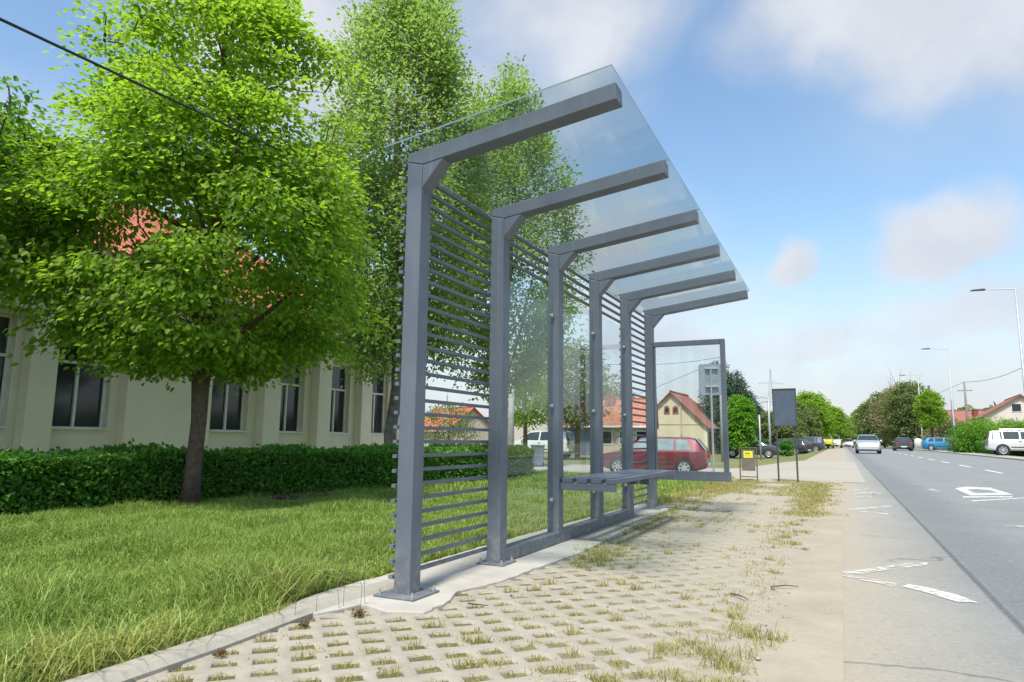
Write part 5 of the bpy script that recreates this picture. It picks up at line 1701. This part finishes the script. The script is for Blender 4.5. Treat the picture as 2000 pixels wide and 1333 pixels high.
bg('roadside_tree', 1815, 78, 6.9, 1.55, M['leaf_linden'], env_round, 'narrow bright green tree with visible trunk right of the third lamp', 200, 36, .17, .42, 20)
bg('small_tree', 1846, 86, 4.2, 2.4, M['leaf_brown'], env_round, 'brownish shrub below the hipped red roof', 160, 30, .22, .06, 22)


def bush(u, depth, h, r_, mat, label, seed, n=220, leaf=.12):
    x, y, z = at(u, depth)
    tree('garden_shrub', (x, y, z), [(x, y, z - .1), (x, y, z + h * .6)], [.06, .03], (x, y, z + .05, z + h, r_), env_round, n, 34, leaf, r_ * .3, mat, M['bark'], label, 'shrub', None, n_limb=6, seed=seed)


bush(1880, 62, 2.7, 1.5, M['leaf_hedge'], 'dark green shrub left of the white garden post', 40)
bush(1905, 60, 3.1, 1.7, M['leaf_bright'], 'brightest green shrub above the white garden post', 41)
bush(1935, 61, 3.25, 1.9, M['leaf_linden'], 'rounded green shrub directly behind the white wagon rear', 42)
bush(1968, 62, 3.0, 1.8, M['leaf_hedge'], 'dark green shrub behind the white wagon roof', 43)
bush(1998, 62, 3.1, 1.8, M['leaf_linden'], 'green shrub cut by the right edge of the photo', 44)
bush(1531, 54, 1.35, .55, M['leaf_hedge'], 'small dark shrub half hiding the dark car below the notice board', 46, 90, .1)
bush(1835, 90, 3.4, 2.2, M['leaf_olive'], 'low olive shrub behind the bright blue car', 45, 150, .2)
hx0 = at(1845, 74); hx1 = at(1915, 60)
hedge('garden_hedge', [(10.3, 84), (10.4, 58)], 1.0, 1.2, 9000, .14, M['leaf_hedge'], 'low dark hedge along the right verge behind the kerb')

# far woods closing the horizon
def wood(name, pts, h, n, leaf, label):
    P = []; 
    for (x0_, y0_), (x1_, y1_) in zip(pts[:-1], pts[1:]):
        u = rng.uniform(0, 1, n); hh = np.array([h * (.65 + .5 * abs(mnoise.noise(Vector((q * 30, x0_ * .1, 2))))) for q in u])
        P.append(np.stack([x0_ + (x1_ - x0_) * u + rng.normal(0, 2, n), y0_ + (y1_ - y0_) * u + rng.normal(0, 2, n), rng.uniform(-.5, 1, n) * hh], 1))
    P = np.concatenate(P); n2 = len(P)
    V, Q = leaf_batch(P, unit(n2), unit(n2) + np.array([0, 0, 1]), leaf * rng.uniform(.6, 1.4, n2), .8)
    tag(raw_mesh(name, V, [Q], M['leaf_olive']), label, 'wood', None, 'stuff')
wood('far_wood', [(-260, 150), (-160, 200), (-90, 230), (-30, 260), (-3, 300)], 8, 9000, 1.6, 'far band of olive trees closing the view left of the road')
wood('far_wood', [(10, 320), (14, 200), (40, 170), (90, 150), (190, 110)], 9, 9000, 1.6, 'far band of olive trees closing the view right of the road')

# pylon
x, y, z = at(1507, 260)
t = empty('lattice_pylon', (x, y, z), R(30), 'faint lattice power pylon behind the notice board', 'pylon')
b = MB(); Hp = 29
for sx in (-1, 1):
    for sy in (-1, 1): b.tube([(sx * 2.2, sy * 2.2, 0), (sx * .6, sy * .6, Hp * .7), (0.05 * sx, .05 * sy, Hp)], .06, 4)
for i in range(9):
    z0_, z1_ = Hp * .7 * i / 9, Hp * .7 * (i + 1) / 9; w0 = 2.2 - 1.6 * i / 9; w1 = 2.2 - 1.6 * (i + 1) / 9
    for s_ in (-1, 1):
        b.tube([(-w0, s_ * w0, z0_), (w1, s_ * w1, z1_)], .03, 4); b.tube([(w0, s_ * w0, z0_), (-w1, s_ * w1, z1_)], .03, 4)
        b.tube([(s_ * w0, -w0, z0_), (s_ * w1, w1, z1_)], .03, 4)
b.build('mast', M['galv'], t)
for zz, hl in ((Hp * .62, 4.2), (Hp * .80, 5.0)):
    MB().tube([(-hl, 0, zz), (0, 0, zz + .9), (hl, 0, zz)], .05, 4).tube([(-hl, 0, zz), (hl, 0, zz)], .05, 4).build('crossarm', M['galv'], t)
